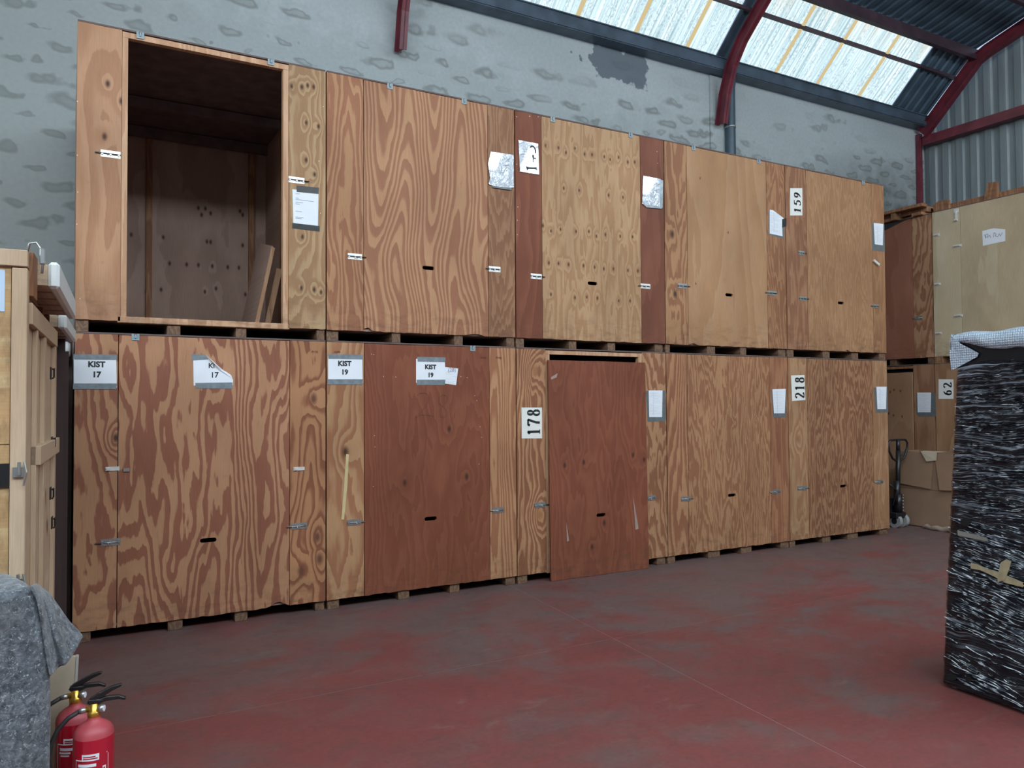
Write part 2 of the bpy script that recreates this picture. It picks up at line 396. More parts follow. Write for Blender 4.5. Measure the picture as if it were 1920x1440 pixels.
for i, (a, b) in enumerate(SKY_SPANS):
    for side in (0, 1):
        wi += 1
        w_ = tag(bpy.data.objects.new('window_%d' % wi, None), kind='structure'); col.objects.link(w_)
        e, mp, kn = (EAVE, MIDP, KNEE) if side == 0 else (mir(EAVE), mir(MIDP), mir(KNEE))
        xs = SPLIT.get(i) if side == 0 and i in SPLIT else [a+(b-a)*k/4 for k in range(5)]
        for x0, x1 in zip(xs, xs[1:]):
            if side == 0:
                sheet('pane', w_, x0, x1-x0, e, mp, near, .076, .012); sheet('pane', w_, x0, x1-x0, mp, kn, near, .076, .012)
            else: sheet('pane', w_, x0, x1-x0, e, kn, far, .5, .012)
        if side == 0:
            for x in xs[1:-1]:
                L0 = Vector((x, EAVE[0]-.03, EAVE[1]-.01)); L1 = Vector((x, KNEE[0]-.03, KNEE[1]-.01))
                MB().bar(L0, L1, .062, .012, (0, .7, .7)).build('overlap_strip', M['batten'], w_)
            for x in (xs[0], xs[-1]):
                MB().bar((x, EAVE[0]-.03, EAVE[1]-.01), (x, KNEE[0]-.03, KNEE[1]-.01), .05, .02, (0, .7, .7)).build('edge_flashing', M['gutter'], w_)
wi += 1  # unseen upper roof strip, added to light the hall from above
w_ = tag(bpy.data.objects.new('window_%d' % wi, None), kind='structure'); col.objects.link(w_)
kn = mir(KNEE)
for k in range(20):
    x0 = XL+k; w = min(1., 13.42-x0)
    if w > .05: sheet('pane', w_, x0, w, (kn[0]+.9, kn[1]+.9*.27), (kn[0]+2.3, kn[1]+2.3*.27), top, .5, .012)

# unseen glowing strip, added high in the end wall to light left-facing surfaces
wi += 1
w_ = tag(bpy.data.objects.new('window_%d' % wi, None), kind='structure'); col.objects.link(w_)
end = skylight_mat('added_wall_light_sheet', L_END, False)
for k in range(7): box('pane', (XL+.01, XL+.03, -8.4+1.0*k, -7.44+1.0*k, 3.6, 5.9), end, w_)
for k in range(8): box('window_bar', (XL, XL+.05, -8.44+1.0*k, -8.40+1.0*k, 3.55, 5.95), M['steel'], w_)

# gable cladding
gw = tag(bpy.data.objects.new('wall_right', None), kind='structure'); col.objects.link(gw)
gm = gable_mat()
y = YW+.15
while y > YO-.1:
    prof = corr(1.0, .25, .04); vs = []; fs = []
    for i, (d, q) in enumerate(prof):
        yy = y-d; vs += [(XG+q, yy, 0.), (XG+q, yy, max(6.75, zroof(min(yy, EAVE[0]))-.01))]
        if i: fs.append((2*i-2, 2*i, 2*i+1, 2*i-1))
    MB().add(vs, fs).build('cladding_sheet', gm, gw); y -= 1.0

# steel
def ibeam(mb, pts, h, w, t=.012):
    """I-section that follows pts in a plane of constant x, flanges facing along the normal"""
    pts = [Vector(p) for p in pts]; nrm = []
    for i in range(len(pts)):
        d = (pts[min(i+1, len(pts)-1)]-pts[max(i-1, 0)]).normalized(); nrm.append(Vector((0, d.z, -d.y)))
    def ribbon(off0, off1, x0, x1):
        vs = []; fs = []
        for p, n in zip(pts, nrm):
            for o_ in (off0, off1):
                for xx in (x0, x1): vs.append(p+n*o_+Vector((xx, 0, 0)))
        for i in range(len(pts)-1):
            a = i*4; b = a+4
            fs += [(a, a+1, b+1, b), (a+2, b+2, b+3, a+3), (a, b, b+2, a+2), (a+1, a+3, b+3, b+1)]
        fs += [(0, 2, 3, 1), (len(vs)-4, len(vs)-3, len(vs)-1, len(vs)-2)]
        mb.add(vs, fs)
    ribbon(0, t, -w/2, w/2); ribbon(h-t, h, -w/2, w/2); ribbon(t, h-t, -t/2, t/2)
    return mb
ti = 2
def trim(mb, mat):
    global ti
    o = tag(mb.build('trim_%d' % ti, mat), kind='structure'); ti += 1; return o
for x in (-1.5, 3.35, 8.46):
    pts = [(x, 2.20, 5.83), (x, 2.12, 6.25), (x, 1.98, 6.62), (x, 1.78, 6.90), (x, 1.16, 7.46), (x, 1.0, 7.53), (x, RIDGE[0], RIDGE[1]-.20)]
    trim(ibeam(MB(), [(a, b, c) for a, b, c in pts][::-1], -.15, .09), M['steel'])
    trim(ibeam(MB(), [(a, 2*YM-b, c) for a, b, c in pts], -.19, .13), M['steel'])
x = 13.36
pts = [(x, 2.30, 0), (x, 2.30, 6.1), (x, 2.2, 6.44), (x, 1.22, 7.40), (x, 1.06, 7.47), (x, RIDGE[0], RIDGE[1]-.20)]
trim(ibeam(MB(), pts[2:][::-1], -.17, .13), M['steel'])
trim(MB().box(13.34, 13.42, 2.31, 2.38, 0, 6.52), M['steel'])
trim(ibeam(MB(), [(a, 2*YM-b, c) for a, b, c in pts[2:]], -.17, .13), M['steel'])
trim(MB().box(13.40, 13.58, -8.8, 2.3, 6.31, 6.47), M['steel'])           # gable girt
for p, h, w in ((MIDP, .07, .05), ((1.30, 7.60), .17, .08), ((.15, 7.84), .14, .07), ((-1.3, 8.24), .14, .07), ((-2.8, 8.6), .14, .07)):
    for q in (p, mir(p)): trim(MB().box(XL, 13.4, q[0]-w/2, q[0]+w/2, q[1]-h*.75, q[1]+(.045 if h == .17 else -.004)), M['purlin'])
def channel(q, s_):     # eaves channel with a lip
    m = MB()
    m.box(XL, 13.45, q-.012, q+.012, 6.63, 6.80); m.box(XL, 13.45, min(q, q+s_*.2), max(q, q+s_*.2), 6.615, 6.632)
    m.box(XL, 13.45, q-.03, q+.03, 6.79, 6.806); return m
trim(channel(2.19, 1), M['gutter']); trim(channel(2*YM-2.19, -1), M['gutter'])
dp = empty('downpipe', (8.68, 2.31, 0), 0, 'dark blue-grey drainpipe on the block wall beside the red steel frame foot', 'drainpipe')
MB().tube([(0, 0, 0), (0, 0, 6.0), (0, .0, 6.45), (.02, -.02, 6.6)], .078, 16).build('pipe', simple('blue_grey_plastic', (.045, .08, .11), .45), dp, True)
MB().tube([(0, 0, 5.83), (0, 0, 5.86)], .086, 16).build('pipe_clip', M['zinc'], dp, True)

# ------------------------------------------------------------------ crates
class Crate:
    def __init__(s, label, x0, z0, W, H=2.13, D=2.2, rz=0, y0=0., name='storage_crate'):
        s.W, s.H, s.D, s.rz, s.x0, s.y0, s.z0 = W, H, D, rz, x0, y0, z0
        s.root = empty(name, (x0, y0, z0), rz, label, 'crate')
    def P(s, u, v):
        if s.rz == 0: p = at(u, v, 1, s.y0); return (p.x-s.x0, p.z-s.z0)
        p = at(u, v, 0, s.x0); return (s.y0-p.y, p.z-s.z0)
    def part(s, name, b, mat, bevel=0): return box(name, b, mat, s.root, bevel)
    def carcass(s, inner=None, post=True, openfront=False):
        W, H, D = s.W, s.H, s.D; inner = inner or M['inner']
        s.part('side_wall', (0.002, .02, .019, D, .088, H-.02), inner); s.part('side_wall', (W-.02, W-.002, .019, D, .088, H-.02), inner)
        s.part('back_wall', (.02, W-.02, D-.02, D, .088, H-.02), s.backm if hasattr(s, 'backm') else inner)
        s.part('roof_panel', (0.002, W-.002, -.002, D, H-.012, H), M['lid'])
        s.part('floor_panel', (.02, W-.02, .019, D-.02, .089, .108), inner)
    def bearers(s, xs):
        for a, b in xs: s.part('pallet_bearer', (a, b, .012+random.uniform(0, .01), s.D-.05, 0, .0875), M['block'], .003)
    def panel(s, x0, x1, mat, name='front_panel', z0=None, z1=None, y=0., th=.018, slot=None, jag=.004, chips=(), tilt=0., dy=0.):
        z1 = s.H-.013 if z1 is None else z1
        if z0 is None: z0 = .079 if s.z0 < 1 else .0885
        n = max(4, int((x1-x0)/.035)); bot = []
        for i in range(n+1):
            x = x0+(x1-x0)*i/n; z = z0+random.uniform(-jag, jag)*.6
            for cx, cw, ch in chips:
                d = abs(x-cx)/cw
                if d < 1: z += ch*(1-d)
            bot.append((x, z))
        top_ = [(x1, z1)]+[(x0+(x1-x0)*(1-i/6), z1+random.uniform(-.0015, .0015)) for i in range(1, 6)]+[(x0, z1)]
        loops = [bot+top_]
        if slot:
            a, b, c, d = slot; r = (d-c)/2; hl = []
            for cx, a0 in ((b-r, -PI/2), (a+r, PI/2)):
                for k in range(6):
                    q = a0+PI*k/5; hl.append((cx+r*math.cos(q), (c+d)/2+r*math.sin(q)))
            loops.append(hl)
        return MB().prism(loops, lambda a, b, d: (a, y+d+dy*(1-(b-z0)/(z1-z0)), b), th).build(name, mat, s.root)
    def bolt(s, u0, v0, u1, v1, side=1, dark=True, plate=None):
        (a, za), (b, zb) = s.P(u0, v0), s.P(u1, v1); z = (za+zb)/2; L = b-a; h = .044
        p0, p1 = (a+.22*L, b) if side < 0 else (a, b-.22*L)
        m = MB(); m.box(p0, p1, -.0035, 0, z+.006, z+h/2+.003); m.box(p0, p1, -.0035, 0, z-h/2-.003, z-.006)
        for k in range(3):
            xx = p0+(p1-p0)*(.08+.42*k); m.box(xx-.006, xx+.006, -.0125, -.003, z-.011, z+.011)
        o = m.build('barrel_bolt', M['zincp'] if plate is None else plate, s.root)
        q = MB().tube([(a, -.009, z), (b, -.009, z)], .0045, 8)
        q.tube([((a+b)/2, -.009, z), ((a+b)/2, -.022, z-.014)], .0035, 6)
        q.build('bolt_rod', M['rod'] if dark else M['zinc'], o, True)
    def clip(s, u, v):
        x, z = s.P(u, v); z = s.H-.021
        m = MB().prism([[(x-.026, z-.03), (x+.026, z-.03), (x+.026, z+.018), (x+.009, z+.018), (x+.009, z+.002), (x-.009, z+.002), (x-.009, z+.018), (x-.026, z+.018)]], lambda a, b, d: (a, -.0065+d, b), .002)
        m.box(x-.006, x+.006, -.016, -.006, z-.014, z+.012)
        m.build('roof_clip', M_clip, s.root)
    def sheet(s, px, mat, name='label_sheet', y=-.0015, parent=None, label=None, bulge=0.):
        pts = [s.P(*p) for p in px]
        o = MB().prism([pts], lambda a, b, d: (a, y+d, b), .0009).build(name, mat, parent or s.root)
        if label: o['label'] = label
        return o
    def rsheet(s, x0, y0, x1, y1, *a, jit=1.0, **k):
        j = lambda: random.uniform(-jit, jit)
        return s.sheet([(x0+j(), y0), (x1, y0+j()), (x1+j(), y1), (x0, y1+j())], *a, **k)
    def text(s, body, u, v, hpx, parent, bold=.0, mat=None, w=1.0):
        x, z = s.P(u, v); _, z2 = s.P(u, v-hpx); cu = bpy.data.curves.new('lettering', 'FONT')
        cu.body = body; cu.size = (z2-z)/.69; cu.align_x = 'CENTER'; cu.extrude = .0003; cu.offset = bold; cu.resolution_u = 3
        me_o = bpy.data.objects.new('t', cu); col.objects.link(me_o)
        me = bpy.data.meshes.new_from_object(me_o.evaluated_get(bpy.context.evaluated_depsgraph_get()))
        bpy.data.objects.remove(me_o)
        me.transform(Matrix.Translation((x, -.0032, z)) @ Matrix.Rotation(PI/2, 4, 'X') @ Matrix.Diagonal((w, 1, 1, 1)))
        me.materials.clear()
        return link('lettering', me, mat or M['ink'], parent)
    def scribble(s, u0, v0, u1, v1, rows, parent, cols=1, grid=True, mat=None, amp=1.0, wd=.0014):
        """the lines of a filled-in form: ruled lines and short runs of handwriting"""
        m = MB(); (x0, z0), (x1, z1) = s.P(u0, v0), s.P(u1, v1)
        dz = (z0-z1)/rows; y = -.0034
        f = lambda a, b, d: (a, y+d, b)
        for r in range(rows):
            z = z0-(r+.5)*dz
            if grid: m.box(x0, x1, y, y+.0004, z-dz*.45-.0006, z-dz*.45)
            spans = [(x0+.03*(x1-x0), x0+.3*(x1-x0)), (x0+.36*(x1-x0), x0+random.uniform(.6, .97)*(x1-x0))]
            for a, b in spans:
                if random.random() < .12: continue
                x = a; pv = (a, z)
                while x < b:
                    x += .0045; q = (x, z+random.uniform(-1, 1)*dz*.2*amp)
                    m.bar((pv[0], y, pv[1]), (q[0], y, q[1]), .0005, wd, (0, -1, 0)) if False else m.add(
                        [(pv[0], y, pv[1]-wd/2), (q[0], y, q[1]-wd/2), (q[0], y, q[1]+wd/2), (pv[0], y, pv[1]+wd/2)], [(0, 1, 2, 3)])
                    pv = q
        if grid and cols > 1: m.box(x0+.33*(x1-x0), x0+.335*(x1-x0)+.0005, y, y+.0004, z1, z0)
        m.build('handwriting', mat or M['pen'], parent)
    def nails(s, pts):
        m = MB()
        for u, v in pts:
            x, z = s.P(u, v); m.prism([[(x+.003*math.cos(q), z+.003*math.sin(q)) for q in [k*PI/3 for k in range(6)]]], lambda a, b, d: (a, -.001+d, b), .001)
        o = m.build('nail_heads', M['zincp'], s.root); o['kind'] = 'stuff'

# serif numerals drawn with a broad pen
def arc(cx, cy, rx, ry, a0, a1, n=14): return [(cx+rx*math.cos(math.radians(a0+(a1-a0)*i/n)), cy+ry*math.sin(math.radians(a0+(a1-a0)*i/n))) for i in range(n+1)]
DIG = {
 '1': [[(.3, 0), (.3, .98)], [(.12, .02), (.48, .02)], [(.13, .80), (.3, .96)]],
 '5': [[(.54, .96), (.17, .96)], [(.17, .97), (.12, .55)], arc(.27, .31, .24, .30, 115, -150)],
 '9': [arc(.3, .67, .19, .28, 0, 360, 22), arc(.06, .62, .43, .60, 5, -78)],
 '6': [arc(.3, .33, .19, .28, 0, 360, 22), arc(.54, .38, .43, .60, 185, 102)],
 '7': [[(.07, .93), (.55, .93)], [(.53, .95), (.40, .6), (.28, .3), (.26, 0)], [(.09, .95), (.07, .78)]],
 '8': [arc(.3, .75, .15, .21, 0, 360, 20), arc(.3, .26, .19, .24, 0, 360, 20)],
 '2': [arc(.29, .72, .20, .25, 165, -35), [(.45, .58), (.12, .06)], [(.09, .05), (.53, .05)], [(.53, .03), (.56, .18)]],
}
def digits(cr, s, px, parent):
    """numerals turned a quarter: they read upwards; px = box (u0, v0, u1, v1) of the printed numerals"""
    (x0, z1), (x1, z0) = cr.P(px[0], px[1]), cr.P(px[2], px[3])
    n = len(s); hw = x1-x0; adv = (z1-z0)/n; y = -.0034
    for i, ch in enumerate(s):
        m = MB()
        for path in DIG[ch]:
            dense = []
            for a, b in zip(path, path[1:]):
                k = max(1, int(math.dist(a, b)/.08))
                dense += [(a[0]+(b[0]-a[0])*j/k, a[1]+(b[1]-a[1])*j/k) for j in range(k)]
            dense.append(path[-1]); L = []; R = []
            for j, p in enumerate(dense):
                q0, q1 = dense[max(j-1, 0)], dense[min(j+1, len(dense)-1)]
                tx, ty = q1[0]-q0[0], q1[1]-q0[1]; l = math.hypot(tx, ty) or 1; tx /= l; ty /= l
                if path[0] == path[-1] and j in (0, len(dense)-1): tx, ty = 0, 1
                wd = .034+.068*abs(ty)
                if ch in '7' and abs(ty) < .1: wd = .07
                if ch in '25' and abs(ty) < .1: wd = .055
                L.append((p[0]-ty*wd, p[1]+tx*wd)); R.append((p[0]+ty*wd, p[1]-tx*wd))
            conv = lambda a, b: (x1-b*hw, y, z0+(i+.12)*adv+a*adv*1.25)
            vs = []; fs = []
            for j in range(len(L)):
                vs += [conv(*L[j]), conv(*R[j])]
                if j: fs.append((2*j-2, 2*j, 2*j+1, 2*j-1))
            m.add(vs, fs)
        m.build('numeral', M['ink'], parent)

def kpts(cr, pts): return [cr.P(*p) for p in pts]
B = [0, 1.8085, 3.5996, 5.4005, 7.2155, 9.0188]
ZU = 2.2; HU = 4.427+.012-ZU; HL = 2.2
GAPX = .010
def seam(u, v): return at(u, v, 1, 0).x

def bear(cr, spans, v):
    out = []
    for a, b in spans:
        x0 = max(.004, cr.P(a, v)[0]); x1 = min(cr.W-.004, cr.P(b, v)[0]); out.append((x0, max(x1, x0+.06)) if x0 < cr.W*.8 else (min(x0, x1-.06), x1))
    cr.bearers(out)

def make(i, upper, label, s1, s2, ml, mdoor, mr, door=True, slot=None, chips=(), vv=None):
    x0 = B[i]+GAPX/2; W = B[i+1]-B[i]-GAPX
    cr = Crate(label, x0, ZU if upper else 0., W, HU if upper else HL)
    v = vv or (400 if upper else 850)
    a = cr.P(s1, v)[0]; b = cr.P(s2, v)[0]; cr.a, cr.b = a, b
    cr.carcass()
    sl = None
    if slot: (sa, sb), (sc_, sd) = cr.P(slot[0], slot[3]), cr.P(slot[2], slot[1]); zc = (sb+sd)/2; sl = (sa, sc_, zc-.017, zc+.017)
    cr.panel(.001, a-.003, ml)
    if door: cr.panel(a+.003, b-.003, mdoor, 'door_panel', y=-.0008, slot=sl, jag=.006, chips=chips, z1=cr.H-.016)
    cr.panel(b+.003, W-.001, mr)
    # studs behind the joints
    for q in (a, b): cr.part('stud', (q-.035, q+.035, .02, .06, .09, cr.H-.03), M['dark'])
    return cr

# ---- upper row
k1 = [(566, 163), (577, 160), (588, 163), (547, 162), (574, 230), (597, 237), (590, 327), (574, 300), (567, 444), (565, 540), (589, 543), (602, 548)]
U1 = Crate('open pine-fronted crate with no door, dark inside, over the left crate marked KIST 17', B[0]+GAPX/2, ZU, B[1]-B[0]-GAPX, HU)
U1.a = U1.P(228, 300)[0]; U1.b = U1.P(541, 300)[0]
kb_ = []
for u, v in ((385, 391), (395, 400), (372, 390), (450, 396), (455, 403), (378, 403), (388, 453), (395, 454), (455, 460), (468, 461), (318, 494), (350, 496), (372, 497), (398, 499), (427, 501), (448, 502), (474, 505), (306, 445), (302, 543), (384, 547), (460, 552), (405, 541), (275, 547), (246, 440)):
    p_ = at(u, v, 1, 2.18); kb_.append((p_.x-U1.x0, p_.z-U1.z0))
U1.backm = ply((.44, .30, .255), (.36, .235, .20), 6, jag=.03, duty=.6, edge=.4, knots=kb_, kr=.016, kamp=.04, name='weathered_inner_plywood')
U1.carcass()
UL1 = ply((.45, .25, .15), (.36, .18, .105), 8, 2.2, .35, .12, ka=.06, per=.4, kb=.1, duty=.55, edge=.3, knots=kpts(U1, [(202, 157), (196, 256), (228, 190)]), kr=.018)
UR1 = ply((.46, .30, .17), (.33, .185, .10), 12, 2.2, .45, .18, duty=.5, edge=.25, knots=kpts(U1, k1), kr=.014)
U1.panel(.001, U1.a-.002, UL1, chips=[(U1.a-.06, .05, -.0)]); U1.panel(U1.b+.002, U1.W-.001, UR1)
j0 = U1.P(239, 300)[0]; j1 = U1.P(531, 300)[0]
U1.part('door_jamb', (U1.a, j0, .004, .06, .12, HU-.06), M['jamb']); U1.part('door_jamb', (j1, U1.b, .004, .06, .12, HU-.06), M['jamb'])
U1.part('header_rail', (U1.a, U1.b, .002, .05, HU-.062, HU-.021), M['jamb'])
U1.part('sill_rail', (U1.a-.02, U1.b+.01, .0, .06, .076, .122), M['jamb'], .004)
for xx in (.62, 1.60): U1.part('stud', (xx, xx+.055, U1.D-.065, U1.D-.021, .11, HU-.03), M['edge'])
U1.part('stud', (U1.W-.06, U1.W-.021, 1.3, 1.36, .11, HU-.03), M['edge'])
U1.part('stud', (.021, .07, 1.1, 1.16, .11, HU-.03), M['edge'])
for yy in (1.28,): U1.part('ceiling_joist', (.02, U1.W-.02, yy, yy+.05, HU-.10, HU-.021), M['lid'])
U1.part('ceiling_joist', (.02, U1.W-.02, U1.D-.11, U1.D-.066, HU-.12, HU-.021), M['lid'])
bear(U1, [(137, 166), (314, 339), (443, 463), (595, 613)], 608)
U1.bolt(178, 285, 226, 292, -1); U1.bolt(541, 336, 579, 341, 1)
U1.clip(263, 60); U1.clip(508, 112)
s_ = U1.sheet([(548, 355), (597, 360), (596, 427), (550, 422)], M['paper'], label='white typed sheet held by black tape', y=-.0025)
U1.sheet([(556, 348), (598, 352), (597, 364), (556, 360)], M['btape'], 'tape', -.0032, s_); U1.sheet([(548, 418), (599, 424), (599, 434), (548, 428)], M['btape'], 'tape', -.0032, s_)
m = MB()
for v, w in ((363, 8), (371, 6), (374, 34), (379, 14), (382, 8), (396, 12), (407, 15), (409, 12)):
    (xa, za), (xb, zb) = U1.P(554, v), U1.P(554+w, v); m.box(xa, xb, -.0034, -.003, za-.002, za+.0015)
o = m.build('lettering', M['pen'], s_); o['kind'] = 'stuff'

U2 = make(1, True, 'crate with broad swirling grain and a silver sleeve, over the left KIST 19 crate', 682, 915,
  ply((.43, .225, .12), (.30, .125, .07), 14, 2., .35, .2, kx=.3, jag=.02, duty=.45, ka=.08, per=.35, kb=.1),
  ply((.46, .25, .14), (.31, .135, .078), 17, 1.3, .3, .13, kx=.3, jag=.010, duty=.5, edge=.14, ka=.14, per=.50, kb=.11, x0=.45),
  ply((.34, .18, .10), (.24, .11, .062), 18, 3, .5, .22, jag=.03, duty=.5, edge=.3), slot=(792, 499, 814, 506), chips=[(.35, .10, .03), (.40, .03, -.02), (1.37, .1, .02)])
bear(U2, [(613, 636), (736, 752), (853, 869), (951, 967)], 628)
U2.bolt(652, 480, 686, 483, 1); U2.bolt(910, 503, 938, 506, -1); U2.clip(731, 160); U2.clip(870, 189)
s_ = U2.sheet([(919, 285), (962, 291), (962, 352), (948, 354), (920, 348), (915, 345), (918, 335), (914, 308)], M['sleeve'], 'document_sleeve', -.012, label='silver crumpled plastic sleeve')
U2.sheet([(922, 349), (958, 353), (958, 357), (922, 352)], M['greyback'], 'tape', -.013, s_)
U2.sheet([(955, 292), (959, 293), (958, 349), (954, 348)], M['tape'], 'tape', -.0135, s_)

k3 = [(1023,273),(1047,277),(1078,278),(1061,286),(1096,289),(1110,290),(1133,294),(1160,295),(1144,299),(1177,304),(1190,304),(1057,353),(1086,357),(1141,366),(1168,370),
 (1018,423),(1033,433),(1051,430),(1080,434),(1104,434),(1118,443),(1135,440),(1163,443),(1186,444),(1029,493),(1047,494),(1066,496),(1094,498),(1115,501),(1132,504),(1150,504),(1177,507),(1196,508),(1033,552),(1078,558),(1100,557),(1120,559),(1160,564),(1181,564)]
tmp = Crate('x', B[2]+GAPX/2, ZU, 1, HU); kk = kpts(tmp, k3); bpy.data.objects.remove(tmp.root)
U3 = make(2, True, 'crate with a pale knotty door between two dark red side panels, over crate 178', 1016, 1201,
  ply(RED_L, RED_D, 8, 2., .4, .2, duty=.5, edge=.35), ply((.47, .29, .165), (.37, .205, .11), 13, 2.4, .35, .28, jag=.03, duty=.6, edge=.3, knots=kk, kr=.0125, kamp=.10, kdark=(.07, .028, .015)),
  ply((.215, .076, .045), (.17, .056, .034), 8, 2., .4, .2, duty=.5, edge=.35), slot=(1102, 528, 1120, 535))
bear(U3, [(968, 984), (1069, 1083), (1142, 1156), (1230, 1245)], 642)
U3.bolt(995, 517, 1021, 520, 1); U3.bolt(1196, 535, 1219, 538, -1); U3.clip(1036, 225); U3.clip(1182, 256)
s_ = U3.sheet([(971, 263), (1008, 270), (1010, 328), (974, 322)], M['sleeve'], 'document_sleeve', -.010, label='clear sleeve holding a printed picture sheet')
m = MB(); y_ = -.0115
pr = lambda L: m.prism([[U3.P(u, v) for u, v in L]], lambda a, b, d: (a, y_+d, b), .0005)
pr([(992, 277), (995, 273), (999, 274), (1003, 278), (1004, 284), (1004, 288), (1002, 288), (1002, 283), (1000, 278), (997, 276), (994, 278)])
pr([(997, 291), (1000, 291), (1000, 296), (1004, 297), (1004, 299), (999.5, 298), (999.5, 305), (998, 305), (998, 298), (997, 294)])
pr([(985, 312), (990, 314), (1000, 314.5), (1005, 314), (1006, 320), (1003, 318), (990, 317.5), (987, 320), (986, 316)])
o = m.build('picture_print', M['ink'], s_); o['kind'] = 'stuff'
m = MB()
for v in (280, 284, 289, 294, 300):
    (xa, za), (xb, zb) = U3.P(978, v), U3.P(988, v); m.box(xa, xb, -.0115, -.0111, za-.001, za+.001)
o = m.build('lettering', M['pen'], s_); o['kind'] = 'stuff'
s_ = U3.sheet([(1205, 330), (1237, 336), (1240, 340), (1241, 389), (1212, 389), (1203, 382), (1204, 340)], M['sleeve'], 'document_sleeve', -.012, label='silver crumpled plastic sleeve')
U3.sheet([(1235, 337), (1242, 339), (1241, 390), (1236, 389)], M['tape'], 'tape', -.0128, s_); U3.sheet([(1208, 384), (1240, 388), (1239, 392), (1210, 389)], M['tape'], 'tape', -.0129, s_)

U4 = make(3, True, 'crate with a smooth pale door and a torn paper sheet, next to crate 159', 1288, 1437,
  ply((.41, .22, .115), (.27, .12, .065), 13, 2.6, .4, .25, kx=.3, duty=.5, knots=[(.13, .62), (.10, 1.25)], kr=.03),
  ply((.44, .255, .145), (.38, .205, .11), 8, 1.6, .25, .2, kx=.4, duty=.6, edge=.45, knots=[(.42, .75), (.93, .66), (.5, 1.9), (.9, 1.35)], kr=.008, kamp=.04),
  ply((.36, .185, .095), (.25, .11, .06), 17, 3, .5, .25, duty=.5, edge=.2), slot=(1360, 550, 1374, 556), chips=[(.38, .07, .02)])
bear(U4, [(1245, 1256), (1328, 1343), (1390, 1401), (1462, 1476)], 655)
U4.bolt(1271, 535, 1293, 538, 1, plate=M['zinc']); U4.bolt(1434, 548, 1456, 551, -1, plate=M['zinc']); U4.clip(1300, 278); U4.clip(1422, 304)
s_ = U4.sheet([(1441, 394), (1470, 409), (1470, 446), (1466, 447), (1441, 440)], M['greyback'], 'document_pocket', -.0015, label='torn form on a grey pocket')
U4.sheet([(1443, 393), (1449, 394), (1469, 409), (1466, 420), (1467, 443), (1443, 438)], M['paper'], 'form_sheet', -.0025, s_)
U4.sheet([(1466, 411), (1474, 409), (1474, 424), (1466, 427)], M['btape'], 'tape', -.004, s_)
U4.scribble(1444, 397, 1464, 437, 9, s_, 2)

U5 = make(4, True, 'crate marked 159 at the right end of the upper row', 1512, 1634,
  ply((.35, .18, .10), (.25, .11, .065), 13, 3, .4, .25, duty=.55, edge=.3), ply((.41, .235, .13), (.33, .17, .09), 20, 2.4, .4, .32, kx=.3, jag=.03, duty=.5, edge=.35),
  ply((.38, .205, .11), (.30, .145, .075), 14, 2.6, .4, .25, duty=.5, edge=.3), slot=(1571, 565, 1582, 571), chips=[(1.05, .035, .03)])
bear(U5, [(1478, 1490), (1545, 1558), (1600, 1612), (1650, 1662)], 665)
U5.bolt(1498, 559, 1516, 561, 1, plate=M['zinc']); U5.bolt(1632, 573, 1647, 575, -1, plate=M['zinc']); U5.bolt(1497, 475, 1511, 474, 1, plate=M['zinc']); U5.clip(1618, 343)
x_, z_ = U5.P(1641, 492)
MB().bar((x_-.05, -.01, z_+.02), (x_+.05, -.012, z_-.03), .03, .03).build('hasp', M['zincp'], U5.root)
s_ = U5.rsheet(1481, 353, 1504, 404, M['card'], 'number_card', -.0025, jit=.4); digits(U5, '159', (1488, 358, 1501, 402), s_)
s_ = U5.sheet([(1634, 418), (1658, 421), (1659, 472), (1635, 469)], M['greyback'], 'document_pocket', -.0015, label='grey pocket with a narrow form')
U5.sheet([(1638, 418), (1656, 420), (1655, 460), (1640, 458)], M['paper'], 'form_sheet', -.0025, s_); U5.scribble(1640, 422, 1654, 456, 8, s_, 2)

# ---- lower row
L1 = make(0, False, 'large-grained crate marked KIST 17 twice, at the left end of the floor row', 221, 543,
  ply((.44, .23, .13), (.265, .10, .062), 9, 2.4, .8, .25, jag=.02, duty=.56, edge=.12, knots=[(.265, 1.44), (.40, .55)], kr=.022, kamp=.3),
  ply((.45, .235, .135), (.265, .10, .062), 13, 2.2, .42, .22, kx=.4, jag=.018, duty=.5, edge=.08, ka=.13, per=.55, kb=.10, x0=.75),
  ply((.42, .205, .105), (.23, .085, .046), 9, 2.6, .6, .2, ka=.08, per=.3, kb=.1, jag=.012, duty=.72, edge=.25, knots=[(1.70, 1.72), (1.60, .34), (1.75, .42), (1.73, .6)], kr=.03, kamp=.22, kdark=(.12, .05, .03)), slot=(375, 1009, 406, 1017), chips=[(1.42, .09, .045)])
bear(L1, [(137, 170), (315, 343), (441, 465), (592, 613)], 1165)
L1.bolt(178, 1019, 226, 1015, -1, False, M['zinc']); L1.bolt(537, 988, 576, 985, -1, False, M['zinc'])
for u in (208, 558):
    x_, z_ = L1.P(u, 879)
    o = MB().box(x_-.035, x_+.055, -.006, 0, z_-.014, z_+.014).box(x_-.028, x_-.006, -.016, -.006, z_-.01, z_+.01).build('hasp', M['zincp'], L1.root)
x_, z_ = L1.P(237, 881); MB().box(x_-.02, x_+.02, -.010, -.003, z_-.012, z_+.012).build('hasp_keeper', M['zinc'], L1.root)
L1.clip(254, 629)
